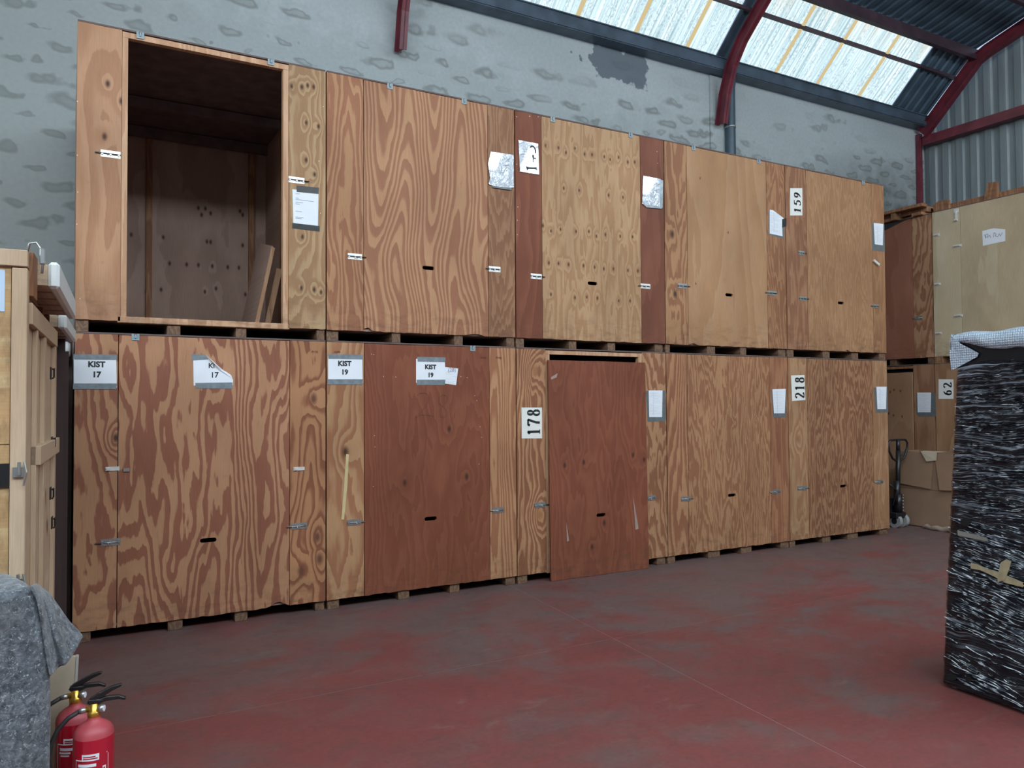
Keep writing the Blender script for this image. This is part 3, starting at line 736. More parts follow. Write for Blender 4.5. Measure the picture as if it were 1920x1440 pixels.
def kist(cr, box_, num, tb, cx, tx_px, hp):
    x0, y0, x1, y1 = box_
    s_ = cr.sheet([(x0, y0+3), (x1-1, y0+4), (x1, y1-3), (x0, y1-5)], M['paper'], 'paper_sign', -.0025, label='white paper sign reading KIST '+num)
    cr.sheet([(x0, y0), (x1, y0+1), (x1, y0+tb), (x0+1, y0+tb-1)], M['tape'], 'tape', -.0036, s_)
    cr.sheet([(x0-1, y1-tb), (x1, y1-tb), (x1-1, y1), (x0-1, y1)], M['tape'], 'tape', -.0036, s_)
    cr.text('KIST', cx, tx_px[0], hp, s_, .0026); cr.text(num, cx, tx_px[1], hp, s_, .0026); return s_
kist(L1, (138, 664, 219, 730), '17', 11, 181, (688, 707), 10)
s_ = L1.sheet([(362, 668), (388, 668), (399, 681), (412, 691), (424, 697), (433, 703), (437, 713), (437, 722), (363, 723)], M['paper'], 'paper_sign', -.0025, label='white paper sign with a curled corner reading KIST 17')
L1.sheet([(359, 664), (385, 665), (391, 674), (360, 676)], M['tape'], 'tape', -.0036, s_); L1.sheet([(366, 718), (436, 717), (436, 729), (367, 728)], M['tape'], 'tape', -.0036, s_)
# the curled corner is a bent flap standing off the sheet
(ax, az), (bx, bz) = L1.P(386, 666), L1.P(437, 722); (tx_, tz_) = L1.P(410, 693)
vs = []; fs = []
n = 8
for i in range(n+1):
    f_ = i/n; sx_ = ax+(bx-ax)*f_; u_, v_ = 386+51*f_, 666+(722-666)*f_**1.25
    (cx_, cz_) = L1.P(386+49*f_-6*math.sin(PI*f_)*.2, 666+(706-666)*f_**.9 if f_ < .95 else 710)
    (dx_, dz_) = L1.P(386+26*f_, 666+28*f_)
    vs += [(cx_, -.003, cz_), ((cx_+dx_)/2, -.028*math.sin(PI*min(f_, .9)), (cz_+dz_)/2+.004), (dx_, -.022*math.sin(PI*min(f_, .9))-.004, dz_)]
    if i:
        k = 3*i; fs += [(k-3, k, k+1, k-2), (k-2, k+1, k+2, k-1)]
o = MB().add(vs, fs).build('curled_corner', M['paper'], s_, True)
L1.text('K', 395, 690, 9, s_, .0012); L1.text('I', 401, 690, 9, s_, .0008)
L1.text('17', 402, 708, 10, s_, .0012)

L2 = make(1, False, 'crate with a plain red door marked KIST 19, second in the floor row', 683, 918,
  ply((.46, .26, .14), (.33, .145, .078), 9, 2.4, .6, .2, kx=.3, duty=.6, edge=.3, knots=[(.155, 1.28)], kr=.03, kamp=.2),
  ply((.24, .080, .043), (.195, .059, .032), 12, 1.8, .5, .3, kx=.3, jag=.03, duty=.6, edge=.45, ka=.1, per=.5, kb=.1, knots=[(.68, 1.0), (1.27, 1.02), (1.1, 1.45)], kr=.02, kamp=.1),
  ply((.45, .24, .13), (.30, .125, .068), 13, 2.6, .3, .15, kx=.5, ka=.06, per=.35, kb=.08, duty=.55, edge=.2), slot=(796, 969, 819, 976))
bear(L2, [(615, 637), (748, 769), (845, 863), (950, 968)], 1120)
L2.bolt(651, 980, 684, 978, 1, False, M['zinc']); L2.bolt(918, 958, 944, 955, -1, False, M['zinc']); L2.clip(886, 650)
kist(L2, (615, 664, 680, 721), '19', 10, 646, (686, 702), 9)
s_ = kist(L2, (782, 669, 835, 722), '19', 10, 807, (692, 707), 8)
n_ = L2.sheet([(833, 688), (859, 691), (855, 722), (833, 719)], M['paper'], 'note_sheet', -.0018, label='small handwritten note beside the sign')
L2.scribble(835, 693, 857, 720, 3, n_, 1, amp=1.3)
L2.text('(28)', 847, 697, 7, n_, 0, M['pen'])
sg = L2.sheet([(780, 673), (786, 672), (786, 716), (780, 718)], M['paper'], 'paper_edge', -.0019)
L2.sheet([(649, 851), (654, 852), (651, 912), (645, 974), (640, 974), (645, 912)], simple('yellowed_masking_tape', (.58, .48, .25), .7), 'masking_tape', -.002)
m = MB()
def pstroke(cr, m, pts, w=.0022, y=-.0036):
    q = [cr.P(*p) for p in pts]
    for a, b in zip(q, q[1:]):
        d = Vector((b[0]-a[0], b[1]-a[1])); 
        if d.length < 1e-6: continue
        nn = Vector((-d.y, d.x)).normalized()*w/2
        m.add([(a[0]+nn.x, y, a[1]+nn.y), (a[0]-nn.x, y, a[1]-nn.y), (b[0]-nn.x, y, b[1]-nn.y), (b[0]+nn.x, y, b[1]+nn.y)], [(0, 1, 2, 3)])
pstroke(L2, m, [(781, 742), (787, 737), (797, 737), (803, 742), (804, 750), (798, 762), (788, 774), (778, 784), (790, 778), (805, 779), (813, 781)])
pstroke(L2, m, [(836, 742), (829, 741), (822, 747), (822, 756), (830, 762), (836, 768), (838, 778), (832, 784), (824, 779), (824, 770), (830, 761), (838, 752), (838, 744), (832, 740)])
m.build('pencil_numerals', M['pencil'], L2.root)
for cr_, tx_, u, v in ((L2, '4180', 632, 662), (L2, 'P190', 906, 673), (L2, 'P190', 935, 673), (L1, 'P170', 590, 662)):
    cr_.text(tx_, u, v, 4, cr_.root, 0, M['pencil'])

# crate 178: the door is off its hooks and stands on the floor against the front
L3 = Crate('crate marked 178 whose dark red door has dropped to the floor, middle of floor row', B[2]+GAPX/2, 0., B[3]-B[2]-GAPX, HL)
L3.a = L3.P(1024, 800)[0]; L3.b = L3.P(1205, 800)[0]; L3.carcass()
L3.panel(.001, L3.a-.003, ply((.43, .23, .125), (.25, .10, .055), 13, 2.6, .5, .22, kx=.4, duty=.5, edge=.2, knots=[(.235, .62), (.2, 1.98)], kr=.035, kamp=.25, kdark=(.3, .14, .06)))
L3.panel(L3.b+.003, L3.W-.001, ply((.43, .235, .13), (.26, .11, .06), 13, 2.6, .6, .25, kx=.2, duty=.5, edge=.15))
L3.part('door_jamb', (L3.a, L3.a+.045, .004, .05, .09, HL-.055), M['jamb']); L3.part('door_jamb', (L3.b-.045, L3.b, .004, .05, .09, HL-.055), M['jamb'])
L3.part('header_rail', (L3.a, L3.b, .001, .05, HL-.058, HL-.021), M['jamb']); L3.part('sill_rail', (L3.a, L3.b, .001, .05, .069, .10), M['jamb'])
bear(L3, [(972, 990), (1085, 1100), (1150, 1165), (1234, 1250)], 1070)
(xa, _), (xb, _) = L3.P(1026, 860), L3.P(1208, 860)
(s0, s1), (s2, s3) = L3.P(1113, 967), L3.P(1130, 962); zc = (s1+s3)/2
dr = L3.panel(xa, xb, ply((.235, .078, .043), (.19, .057, .032), 12, 2.0, .45, .3, kx=.3, ka=.08, per=.45, jag=.03, duty=.6, edge=.35, knots=[(.72, 1.10), (.5, 1.08), (1.32, 1.15), (1.46, 1.1), (.95, .5), (.8, .28)], kr=.018, kamp=.1), 'door_panel', z0=.003, z1=2.085, y=-.028, slot=(s0, s2, zc-.017, zc+.017), jag=.003, dy=-.03)
dr['label'] = 'dropped dark red door panel'
L3.bolt(1002, 948, 1028, 945, 1, False, M['zinc']); L3.bolt(1209, 935, 1229, 932, -1, False, M['zinc'])
s_ = L3.rsheet(978, 764, 1016, 822, M['card'], 'number_card', -.0025, jit=.6); digits(L3, '178', (988, 765, 1012, 818), s_)
s_ = L3.sheet([(1211, 733), (1247, 732), (1248, 790), (1214, 791)], M['greyback'], 'document_pocket', -.0015, label='grey pocket with a ruled form')
L3.sheet([(1216, 732), (1242, 732), (1241, 782), (1217, 782)], M['paper'], 'form_sheet', -.0025, s_); L3.scribble(1217, 734, 1240, 778, 8, s_, 2)
fs_ = simple('torn_clear_tape', (.34, .24, .21), .3)
for P_ in ([(1029, 708), (1042, 700), (1040, 708), (1030, 712)], [(1181, 930), (1188, 970), (1191, 990), (1185, 992), (1183, 960)], [(1056, 978), (1061, 1012), (1057, 1014)]):
    pts = [L3.P(*p) for p in P_]; MB().prism([pts], lambda a, b, d: (a, -.0305-.03*(1-b/2.085)-.001+d, b), .0006).build('film_scrap', fs_, L3.root)

L4 = make(3, False, 'fine-grained plain crate with one form sheet, between crates 178 and 218', 1290, 1445,
  ply((.41, .215, .115), (.26, .105, .06), 20, 2., .25, .16, kx=.9, duty=.5, edge=.2), ply((.40, .215, .115), (.275, .12, .066), 22, 2.2, .38, .28, kx=.6, jag=.03, duty=.52, edge=.2, knots=[(.62, 1.45), (.95, 1.45), (1.28, 1.45)], kr=.012, kamp=.06, kdark=(.3, .13, .06)),
  ply((.36, .17, .092), (.26, .105, .06), 15, 3, .35, .2, duty=.55, edge=.25), slot=(1365, 926, 1380, 931))
bear(L4, [(1252, 1268), (1330, 1352), (1392, 1412), (1466, 1482)], 1035)
L4.bolt(1277, 936, 1299, 934, 1, False, M['zinc']); L4.bolt(1443, 923, 1463, 921, -1, False, M['zinc'])
s_ = L4.sheet([(1446, 732), (1474, 736), (1474, 782), (1450, 783)], M['greyback'], 'document_pocket', -.0015, label='grey pocket with a tall form')
L4.sheet([(1448, 730), (1473, 729), (1471, 775), (1451, 775)], M['paper'], 'form_sheet', -.0025, s_); L4.scribble(1450, 732, 1470, 773, 8, s_, 2)

L5 = make(4, False, 'crate marked 218 at the right end of the floor row', 1515, 1638,
  ply((.41, .24, .135), (.31, .155, .085), 10, 3, .5, .25, duty=.55, edge=.3, knots=[(.14, 1.25), (.2, .2)], kr=.03, kamp=.2, kdark=(.25, .13, .07)), ply((.35, .19, .105), (.22, .095, .055), 20, 2.4, .42, .3, kx=.5, jag=.03, duty=.5, edge=.15),
  ply((.41, .24, .135), (.32, .165, .09), 13, 3, .5, .25, duty=.5, edge=.3), slot=(1575, 909, 1587, 914))
bear(L5, [(1482, 1493), (1545, 1560), (1592, 1611), (1652, 1667)], 1010)
L5.bolt(1495, 916, 1517, 914, 1, False, M['zinc']); L5.bolt(1639, 904, 1655, 903, -1, False, M['zinc'])
s_ = L5.sheet([(1483, 704), (1508, 703), (1510, 750), (1485, 752)], M['card'], 'number_card', -.0025); digits(L5, '218', (1490, 705, 1508, 749), s_)
s_ = L5.sheet([(1638, 727), (1664, 727), (1665, 773), (1642, 774)], M['greyback'], 'document_pocket', -.0015, label='grey pocket with a narrow form')
L5.sheet([(1643, 725), (1662, 725), (1661, 767), (1645, 767)], M['paper'], 'form_sheet', -.0025, s_); L5.scribble(1645, 728, 1660, 765, 8, s_, 2)
for cr_, pts in ((L2, [(697, 664), (701, 665), (719, 706), (742, 707), (864, 706), (876, 708), (890, 742), (894, 751), (900, 800), (903, 820), (898, 870), (702, 817), (703, 838), (700, 912)]), (U3, [(969, 219), (993, 218), (1009, 219), (969, 308), (971, 388), (970, 413), (970, 440), (1232, 284), (1233, 306)]),
                 (U1, [(145, 190), (145, 291), (146, 360), (144, 420), (150, 560), (598, 302), (606, 200), (601, 400)]), (L3, [(1036, 897), (1202, 899), (1030, 800)]), (L5, [(1642, 693), (1661, 695), (1653, 842)])):
    cr_.nails(pts)

# removed door leaning inside the open crate
lp = empty('leaning_panel', (B[0], 0, ZU), 0, 'loose plywood door leaning inside the open upper crate', 'door')
pa = at(482, 600, 1, .5); pb = at(512, 462, 1, .5); z0_ = .11
dxdz = (pb.x-pa.x)/(pb.z-pa.z); xb_ = pa.x+(ZU+z0_-pa.z)*dxdz
pt = lambda z, y: (min(xb_+(z-z0_)*dxdz, 1.76), y, z)
o = MB().add([pt(z0_, .5), pt(z0_, 1.25), pt(1.0, 1.25), pt(.86, .62), pt(.80, .5)] + [(p[0]+.02, p[1], p[2]+.001) for p in (pt(z0_, .5), pt(z0_, 1.25), pt(1.0, 1.25), pt(.86, .62), pt(.80, .5))],
   [(0, 1, 2, 3, 4), (9, 8, 7, 6, 5), (0, 5, 6, 1), (1, 6, 7, 2), (2, 7, 8, 3), (3, 8, 9, 4), (4, 9, 5, 0)]).build('board', M['inner'], lp)
MB().bar(Vector(pt(z0_+.02, .488)), Vector(pt(.82, .488)), .03, .024, (0, 1, 0)).build('edge_batten', M['jamb'], lp)
MB().bar((pt(z0_+.02, .6)[0]+.11, .6, z0_+.02), (pt(.7, .6)[0]+.10, .6, .66), .05, .03, (0, 1, 0)).build('edge_batten', M['jamb'], lp)

# ------------------------------------------------------------------ crates along the gable
GX = 10.4; YB = .247
RZ = -PI/2
def gcrate(label, ytop, z0, W, H, **k): return Crate(label, GX, z0, W, H, 2.2, RZ, ytop, **k)
def gfull(cr, s1, s2, ml, md, mr, slotopen=False):
    cr.carcass(); a, b = s1, s2
    cr.panel(.001, a-.003, ml)
    if slotopen:
        cr.panel(a+.003, b-.003, md, 'door_panel', y=-.02, z1=cr.H-.11, z0=.02, slot=None); cr.part('header_rail', (a, b, .001, .05, cr.H-.055, cr.H-.021), M['edge'])
    else: cr.panel(a+.003, b-.003, md, 'door_panel', y=-.003)
    cr.panel(b+.003, cr.W-.001, mr)
    cr.bearers([(.0+.004, .1), (cr.W*.36, cr.W*.36+.1), (cr.W*.62, cr.W*.62+.1), (cr.W-.1, cr.W-.004)])
WG = 1.8
G2 = gcrate('crate with a tall brown door, upper one of the pair behind the row end', YB+WG, ZU, WG-.006, 2.09)
b_ = G2.P(1711, 500)[0]
gfull(G2, .25, b_, ply(LT, DK, 10), ply((.34, .145, .10), (.29, .115, .075), 5, 1.2, .4, .2, duty=.6, edge=.5), ply((.43, .24, .14), (.26, .12, .07), 11, 2.8, .7, .22, duty=.55, edge=.2))
G2.bolt(1711, 597, 1730, 596, -1, False, M['zinc'])
G1 = gcrate('crate with a lowered knotty door and form pocket, under the brown-door crate', YB+WG, 0, WG-.006, 2.2)
b_ = G1.P(1714, 800)[0]
gfull(G1, .25, b_, ply(LT, DK, 10), ply((.37, .22, .135), (.32, .18, .11), 5, 1.2, .4, .2, duty=.6, edge=.5, knots=kpts(G1, [(1678, 731), (1690, 733), (1671, 735), (1677, 779), (1693, 781), (1668, 775)]), kr=.012, kamp=.03), ply((.35, .19, .115), (.26, .125, .075), 7, 2.2, .5, .22, duty=.55, edge=.3), True)
s_ = G1.sheet([(1718, 737), (1754, 737), (1755, 781), (1722, 781), (1718, 775)], M['greyback'], 'document_pocket', -.0015, label='grey pocket with a white form')
G1.sheet([(1720, 736), (1746, 736), (1745, 773), (1721, 773)], M['paper'], 'form_sheet', -.0025, s_); G1.scribble(1722, 738, 1744, 771, 9, s_, 1)
G4 = gcrate('crate marked 62, under the big pale plywood crate', YB-.006, 0, WG, 2.2)
gfull(G4, .33, 1.45, ply((.38, .22, .13), (.29, .15, .085), 6, 2.2, .6, .2, duty=.6, edge=.4), ply(LT, DK, 8), ply(LT, DK, 8))
s_ = G4.rsheet(1760, 711, 1788, 748, M['card'], 'number_card', -.0025, jit=.3); digits(G4, '62', (1769, 716, 1785, 743), s_)
s_['label'] = 'off-white card reading 62'
G3 = gcrate('big pale birch plywood crate with chrome latches, top right by the cladding', YB-.006, ZU, 3.4, 2.10)
G3.carcass()
pf = lambda: ply((.55, .46, .335), (.48, .38, .265), 4, 1.2, .3, .2, duty=.55, edge=.4, scuff=.03)
s1_ = G3.P(1801, 450)[0]
G3.panel(.001, s1_-.002, pf(), z0=.09, z1=2.095, jag=.001); G3.panel(s1_+.002, 3.399, pf(), 'front_panel', z0=.09, z1=2.095, jag=.001)
G3.part('pallet_bearer', (.0, .11, .0, 2.1, 0, .088), M['edge']); G3.part('pallet_bearer', (1.2, 1.35, .0, 2.1, 0, .088), M['edge']); G3.part('pallet_bearer', (3.28, 3.39, .0, 2.1, 0, .088), M['edge'])
for u, v in ((1756, 441), (1758, 533), (1760, 625), (1795, 461), (1797, 592)):
    x_, z_ = G3.P(u, v); w = .045 if u < 1780 else .06
    o = MB().box(x_-w, x_+w, -.006, 0, z_-.016, z_+.016).box(x_-w*.6, x_+w*.5, -.018, -.006, z_-.008, z_+.008).tube([(x_-w*.7, -.02, z_), (x_+w*.8, -.02, z_)], .006).build('latch', M['zincp'], G3.root)
x_, z_ = G3.P(1793, 396)
MB().box(x_-.03, x_+.03, -.008, 0, z_-.02, z_+.03).box(x_-.012, x_+.012, -.016, 0, z_-.12, z_).tube([(x_-.018, -.014, z_-.12), (x_+.018, -.014, z_-.12)], .016).build('latch', M['zincp'], G3.root)
s_ = G3.sheet([(1842, 433), (1863, 428), (1885, 430), (1885, 452), (1843, 461)], M['paper'], 'paper_note', -.0025, label='white note with handwriting')
m = MB()
pstroke(G3, m, [(1846, 440), (1849, 447), (1848, 440), (1853, 439), (1851, 446), (1856, 441), (1858, 446)], .006); pstroke(G3, m, [(1863, 445), (1864, 436), (1868, 439), (1866, 442), (1871, 444), (1874, 438), (1876, 443), (1880, 436)], .006)
m.build('handwriting', M['pen'], s_)

# loose pallets on top of the gable crates
zt = ZU+2.09
pl = empty('pallet', (GX, YB+WG, zt), RZ, 'small wooden pallet lying on the brown-door crate', 'pallet')
for k in range(3): box('bearer', (.62, 1.72, .02+.5*k, .12+.5*k, .045, .115), M['edge'], pl, .003)
box('deck_board', (.55, 1.74, -.12, .0, .10, .145), M['edge'], pl, .003)
for k in range(4): box('deck_board', (.6+.3*k, .78+.3*k, -.10, 1.2, .118, .14), M['edge'], pl, .003)
for k in range(3): box('foot_board', (.6+.47*k, .75+.47*k, -.06, 1.2, .0, .042), M['edge'], pl, .003)
MB().box(1.25, 1.32, -.1, 1.2, .0, .14).build('bearer', M['edge'], pl)
zp = ZU+2.1
pw = empty('timber_rack', (GX, YB, zp), RZ, 'rough timber offcuts lying along the top of the pale crate', 'timber')
box('rail', (.02, 3.2, .10, .14, .0, .09), M['edge'], pw, .003)
for a, b in ((-.0, .21), (.68, .86)): 
    MB().prism([[(a, 0), (b, 0), (b+.0, .22 if a > .2 else .14), (a+.06, .24 if a > .2 else .15), (a-.02 if a<.2 else a+.02, .1)]], lambda p, q, d: (p, .06+d, q), .04).build('upright', M['edge'], pw)
tv = simple('black_plastic_sheet', (.015, .015, .017), .35)
MB().prism([[(.62, 1.92), (1.05, 1.98), (1.35, 2.06), (1.50, 2.085), (.5, 2.085)]], lambda a, b, d: (a, -.012+d, b), .006).build('hanging_film', tv, G2.root)

# ------------------------------------------------------------------ cardboard box, straps, pallet truck
cb = empty('cardboard_box', (9.9, .46, 0), RZ, 'big brown cardboard box with folded-down flaps beside the pallet truck', 'box')
W_, D_, H_ = .80, .44, 1.0
m = MB()
for b in ((0, W_, 0, .008, 0, H_), (0, W_, D_-.008, D_, 0, H_), (0, .008, 0, D_, 0, H_), (W_-.008, W_, 0, D_, 0, H_), (0, W_, 0, D_, 0, .01)): m.box(*b)
m.build('box_body', M['cardb'], cb)
MB().add([(0, -.002, H_), (.50, -.002, H_-.01), (.47, -.035, .52), (.02, -.03, .56)]+[(0, -.008, H_), (.50, -.008, H_-.01), (.47, -.041, .52), (.02, -.036, .56)], [(0,1,2,3),(7,6,5,4),(0,4,5,1),(1,5,6,2),(2,6,7,3),(3,7,4,0)]).build('flap', M['cardb'], cb)
MB().add([(.51, -.004, H_-.01), (W_, -.004, H_-.02), (W_+.02, -.05, .53), (.60, -.05, .52)]+[(.51, -.01, H_-.01), (W_, -.01, H_-.02), (W_+.02, -.056, .53), (.60, -.056, .52)], [(0,1,2,3),(7,6,5,4),(0,4,5,1),(1,5,6,2),(2,6,7,3),(3,7,4,0)]).build('flap', M['cardb'], cb)
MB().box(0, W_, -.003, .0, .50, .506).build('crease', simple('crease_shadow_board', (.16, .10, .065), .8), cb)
MB().add([(.30, .1, H_+.012), (.33, -.03, H_+.01), (.56, -.03, H_+.005), (.6, .12, H_+.012), (.42, -.045, H_-.12), (.56, -.05, H_-.10)], [(0,1,2,3),(1,4,5,2)]).build('paper_wad', simple('crumpled_cream_paper', (.48, .40, .30), .7), cb)
st = empty('strap_heap', (9.80, .06, 0), RZ, 'grimy ratchet strap and cloth on the floor in front of the cardboard box', 'strap')
pts = [(x/12*.62, -.02+.02*math.sin(x*1.3), .03+.012*math.sin(x*2.1)) for x in range(13)]
MB().tube(pts, [.02, .03, .025, .03, .032, .034, .04, .036, .02, .03, .02, .03, .012], 8).build('cloth', simple('dusty_cloth', (.27, .20, .16), .9), st, True)
MB().box(.40, .56, -.05, .0, .02, .07).box(.44, .47, -.06, .01, .0, .09).tube([(.38, -.05, .06), (.58, -.05, .05)], .012).build('ratchet', simple('rusty_metal', (.12, .10, .06), .5, .5), st)

pj = empty('pallet_truck', (9.585, .30, 0), 0, 'black hand pallet truck standing behind the row end, handle loop up', 'pallet truck')
bk = M['black']
MB().tube([(.04, 0, .42), (.06, 0, 1.02)], .030, 12).build('drawbar', bk, pj, True)
loop = [(.06, 0, .86), (.18, 0, .92), (.25, 0, 1.02), (.26, 0, 1.12), (.22, 0, 1.16), (.06, 0, 1.165), (-.10, 0, 1.16), (-.14, 0, 1.12), (-.13, 0, 1.02), (-.06, 0, .92), (.06, 0, .86)]
MB().tube(loop, .014, 10, False).tube([(.06, 0, 1.0), (.06, 0, 1.165)], .026, 10).build('handle', bk, pj, True)
MB().tube([(.09, -.02, .95), (.16, -.02, .99), (.18, -.03, 1.03)], .008, 8).build('release_lever', bk, pj, True)
MB().tube([(.04, 0, .20), (.04, 0, .44)], .055, 14).tube([(.02, 0, .30), (.02, 0, .62)], .04, 12).build('pump', bk, pj, True)
m = MB()
m.tube([(.095+.0*k, -.02+.018*math.cos(k*.9), .20+.006*k) for k in range(40)], .006, 6); m.build('spring', M['zinc'], pj, True)
m.box(-.08, .12, -.06, .08, .13, .20); MB().box(-.08, .12, -.06, .08, .13, .20).build('axle_housing', bk, pj, bevel=.006)
for xx in (-.02, .12):
    w_ = MB().tube([(xx-.03, 0, .088), (xx+.03, 0, .088)], .088, 24).build('wheel', M['nylon'], pj, False); MB().tube([(xx-.032, 0, .088), (xx+.032, 0, .088)], .04, 16).build('hub', bk, w_)
for yy in (-.24, .08): pass
for xx in (-.27, .05): MB().box(xx, xx+.15, .10, 1.25, .06, .10).build('fork', bk, pj)
MB().box(-.27, .20, .06, .14, .06, .38).build('chassis', bk, pj)
MB().tube([(-.16, -.02, .58), (-.02, -.02, .50), (-.1, -.02, .3)], .01, 8).build('hose', bk, pj, True)

# ------------------------------------------------------------------ pine crates at the left edge, 3 degrees off square
ca = empty('pine_crate', (-.170, -2.80, 0), -.054, 'new pine plywood crate with black hasps, at left edge behind the grey blanket', 'crate')
pineF = ply((.56, .40, .225), (.46, .29, .15), 5, 4, .25, .3, duty=.5, edge=.4, horiz=True, scuff=.02, name='pale_pine_ply')
pineT = ply((.54, .41, .30), (.46, .33, .235), 5, 5, .5, .2, duty=.6, edge=.4, scuff=.04, name='grey_pine_timber')
pineS = ply((.58, .46, .35), (.50, .37, .27), 4, 3, .3, .2, duty=.6, edge=.4, scuff=.03, name='pale_pine_side')
LA = 1.38
box('front_panel', (-1.45, -.055, .0, .02, .08, 1.52), pineF, ca); box('front_panel', (-1.45, -.055, .0, .02, 1.524, 2.24), pineF, ca)
box('corner_post', (-.052, .0, -.012, .06, .08, 2.20), pineT, ca, .003)
box('top_rail', (-1.45, -.0, -.014, .05, 2.205, 2.27), pineT, ca, .003)
box('side_panel', (-.030, -.012, .06, LA, .08, 2.06), pineS, ca)
for a, b in ((.30, .36), (.66, .76), (1.28, 1.38)): box('side_post', (-.012, .008, a, b, .08, 2.05), pineT, ca, .002)
box('side_rail', (-.012, .012, .06, LA, 1.99, 2.075), pineT, ca, .002); box('side_rail', (-.012, .025, .3, 1.38, 1.42, 1.50), pineT, ca, .002); box('side_rail', (-.012, .010, .06, LA, .08, .18), pineT, ca, .002)
box('roof_panel', (-1.45, -.01, .02, LA, 2.076, 2.10), pineT, ca); box('back_panel', (-1.45, -.01, LA-.02, LA, .08, 2.07), pineS, ca)
for x_ in (-1.4, -.75, -.12): box('pallet_bearer', (x_, x_+.1, .0, LA, 0, .08), M['block'], ca)
box('tall_batten', (-.012, .014, .05, .21, 2.10, 2.275), M['edge'], ca, .002)
for a_ in (.3, .9, 1.25): box('cleat', (-1.2, -.02, a_, a_+.05, 2.10, 2.154), M['edge'], ca, .002)
def hasp(z, parent):
    o = MB().box(-.115, -.035, -.008, 0, z-.045, z+.045).build('hasp_plate', M['black'], parent)
    MB().box(-.042, -.006, -.022, -.008, z-.008, z+.03).tube([(-.02, -.026, z), (-.02, -.026, z+.05)], .006).tube([(-.006, -.024, z-.04), (.004, -.028, z+.01), (-.004, -.024, z+.05)], .004).build('hasp_loop', M['zinc'], o)
hasp(1.405, ca)
hasp(.98, ca)
def sidept(u, v):       # a pixel on the right-hand side of the pine crate, in the crate's own axes
    th = -.054; base = Vector((-.170, -2.80, 0)); nn = Vector((math.cos(th), math.sin(th), 0)); ax_ = Vector((-math.sin(th), math.cos(th), 0))
    d = fw + RT*((u-960)/F_PX) + UP*((720-v)/F_PX); t_ = (base-CAM).dot(nn)/d.dot(nn); p = CAM+d*t_; return (p-base).dot(ax_), p.z
for u, v in ((91, 700), (93, 830), (90, 925), (93, 980)):
    yy, z = sidept(u, v)
    MB().box(.008, .014, yy-.03, yy+.03, z-.03, z+.03).tube([(.02, yy-.02, z+.02), (.024, yy, z+.025), (.024, yy, z-.02), (.02, yy-.02, z-.025)], .004).build('side_latch', M['black'], ca)
o = box('paper_sheet', (-.60, -.075, -.0025, -.0005, 2.03, 2.19), simple('pale_blue_paper', (.42, .54, .68), .6, var=.03), ca); o['label'] = 'pale blue sheet at the top edge'
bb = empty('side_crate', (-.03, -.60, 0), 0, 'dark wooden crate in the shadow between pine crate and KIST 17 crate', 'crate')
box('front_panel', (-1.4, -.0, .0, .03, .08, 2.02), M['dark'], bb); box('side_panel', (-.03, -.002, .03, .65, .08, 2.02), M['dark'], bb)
box('gap_filler_panel', (-1.4, .024, .90, 2.9, .08, 2.19), M['dark'], bb)  # dark panel added to close the gap, its shade painted in
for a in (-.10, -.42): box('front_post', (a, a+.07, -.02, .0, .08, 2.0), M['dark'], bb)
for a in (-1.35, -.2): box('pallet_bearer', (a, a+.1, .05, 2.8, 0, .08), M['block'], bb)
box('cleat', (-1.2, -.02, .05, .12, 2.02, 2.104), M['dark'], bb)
# slatted lids with white foam edge lying on the crates and overhanging them
for (y0_, y1_, z_, h_, lab, n_) in ((.22, 1.45, 2.155, .100, 'slatted wooden lid with white foam edge overhanging pine crate, nearer one', 5), (1.58, 2.55, 2.105, .075, 'slatted wooden lid with white foam edge resting on the dark crate, farther one', 4)):
    ld = empty('slatted_lid', (-.195 if y0_ < 1 else -.245, -2.80, z_), -.054, lab, 'lid')
    L_ = (y1_-y0_)/n_
    for k in range(n_): box('slat', (-.9, .075, y0_+k*L_, y0_+(k+.78)*L_, .012, h_), pineT if k else pineS, ld, .002)
    box('runner', (-.9, .068, y0_, y1_, h_-.004, h_+.008), pineT, ld); box('runner', (-.9, -.02, y0_, y1_, 0, .012), pineT, ld)
    MB().box(.076, .118, y0_-.01, y1_+.02, .0, h_+.012).build('foam_edge', M['foam'], ld, bevel=.012)
vs_ = empty('strap_clip', (-.165, -2.985, 2.272), -.054, 'small metal strap buckle sticking up on the pine crate lid', 'buckle')
MB().tube([(-.02, .21, .0), (-.012, .2, .03), (.01, .2, .035), (.026, .2, .01), (.034, .2, -.04), (.03, .2, -.085)], .005, 8).build('wire_loop', M['zinc'], vs_, True)
MB().box(.022, .042, .19, .21, -.05, .015).build('buckle', M['zinc'], vs_, bevel=.004)
# white foam end and pipe further back
fr = empty('foam_roll', (-.04, .20, 2.02), 0, 'white foam roll end lying behind the slatted lids', 'foam')
MB().tube([(-.5, 0, .06), (.0, 0, .06), (.02, 0, .06)], [.06, .06, .045], 20).build('roll', M['foam'], fr, True)

# ------------------------------------------------------------------ blanket over a stack, cream board
def blanket_mat():
    t = NT('grey_felt_blanket'); tc = t.n('TexCoord'); P = tc.outputs['Object']
    n = t.noise(P, 38, 4, .7, .6); n2 = t.noise(P, 9, 3); sp = t.noise(P, 75, 3, .6, 1.5)
    c = t.ramp(n, [(.34, (.030, .037, .048)), (.5, (.085, .102, .122)), (.66, (.18, .205, .23))])
    c = t.mix(t.mr(sp, .60, .67, 0., .85), c, (.42, .45, .47)); c = t.mix(t.mr(sp, .36, .30, 0., .8), c, (.03, .035, .045))
    c = t.mix(t.mr(n2, .5, .7, 0., .3), c, (.12, .115, .105))
    return t.bsdf(c, .95, bump=n, bstr=.8, bdist=.006, Sheen_Weight=.3)
bm_ = blanket_mat()
stk = empty('covered_box', (-.7, -2.98, 0), 0, 'box hidden under the grey blanket, bottom left', 'box')
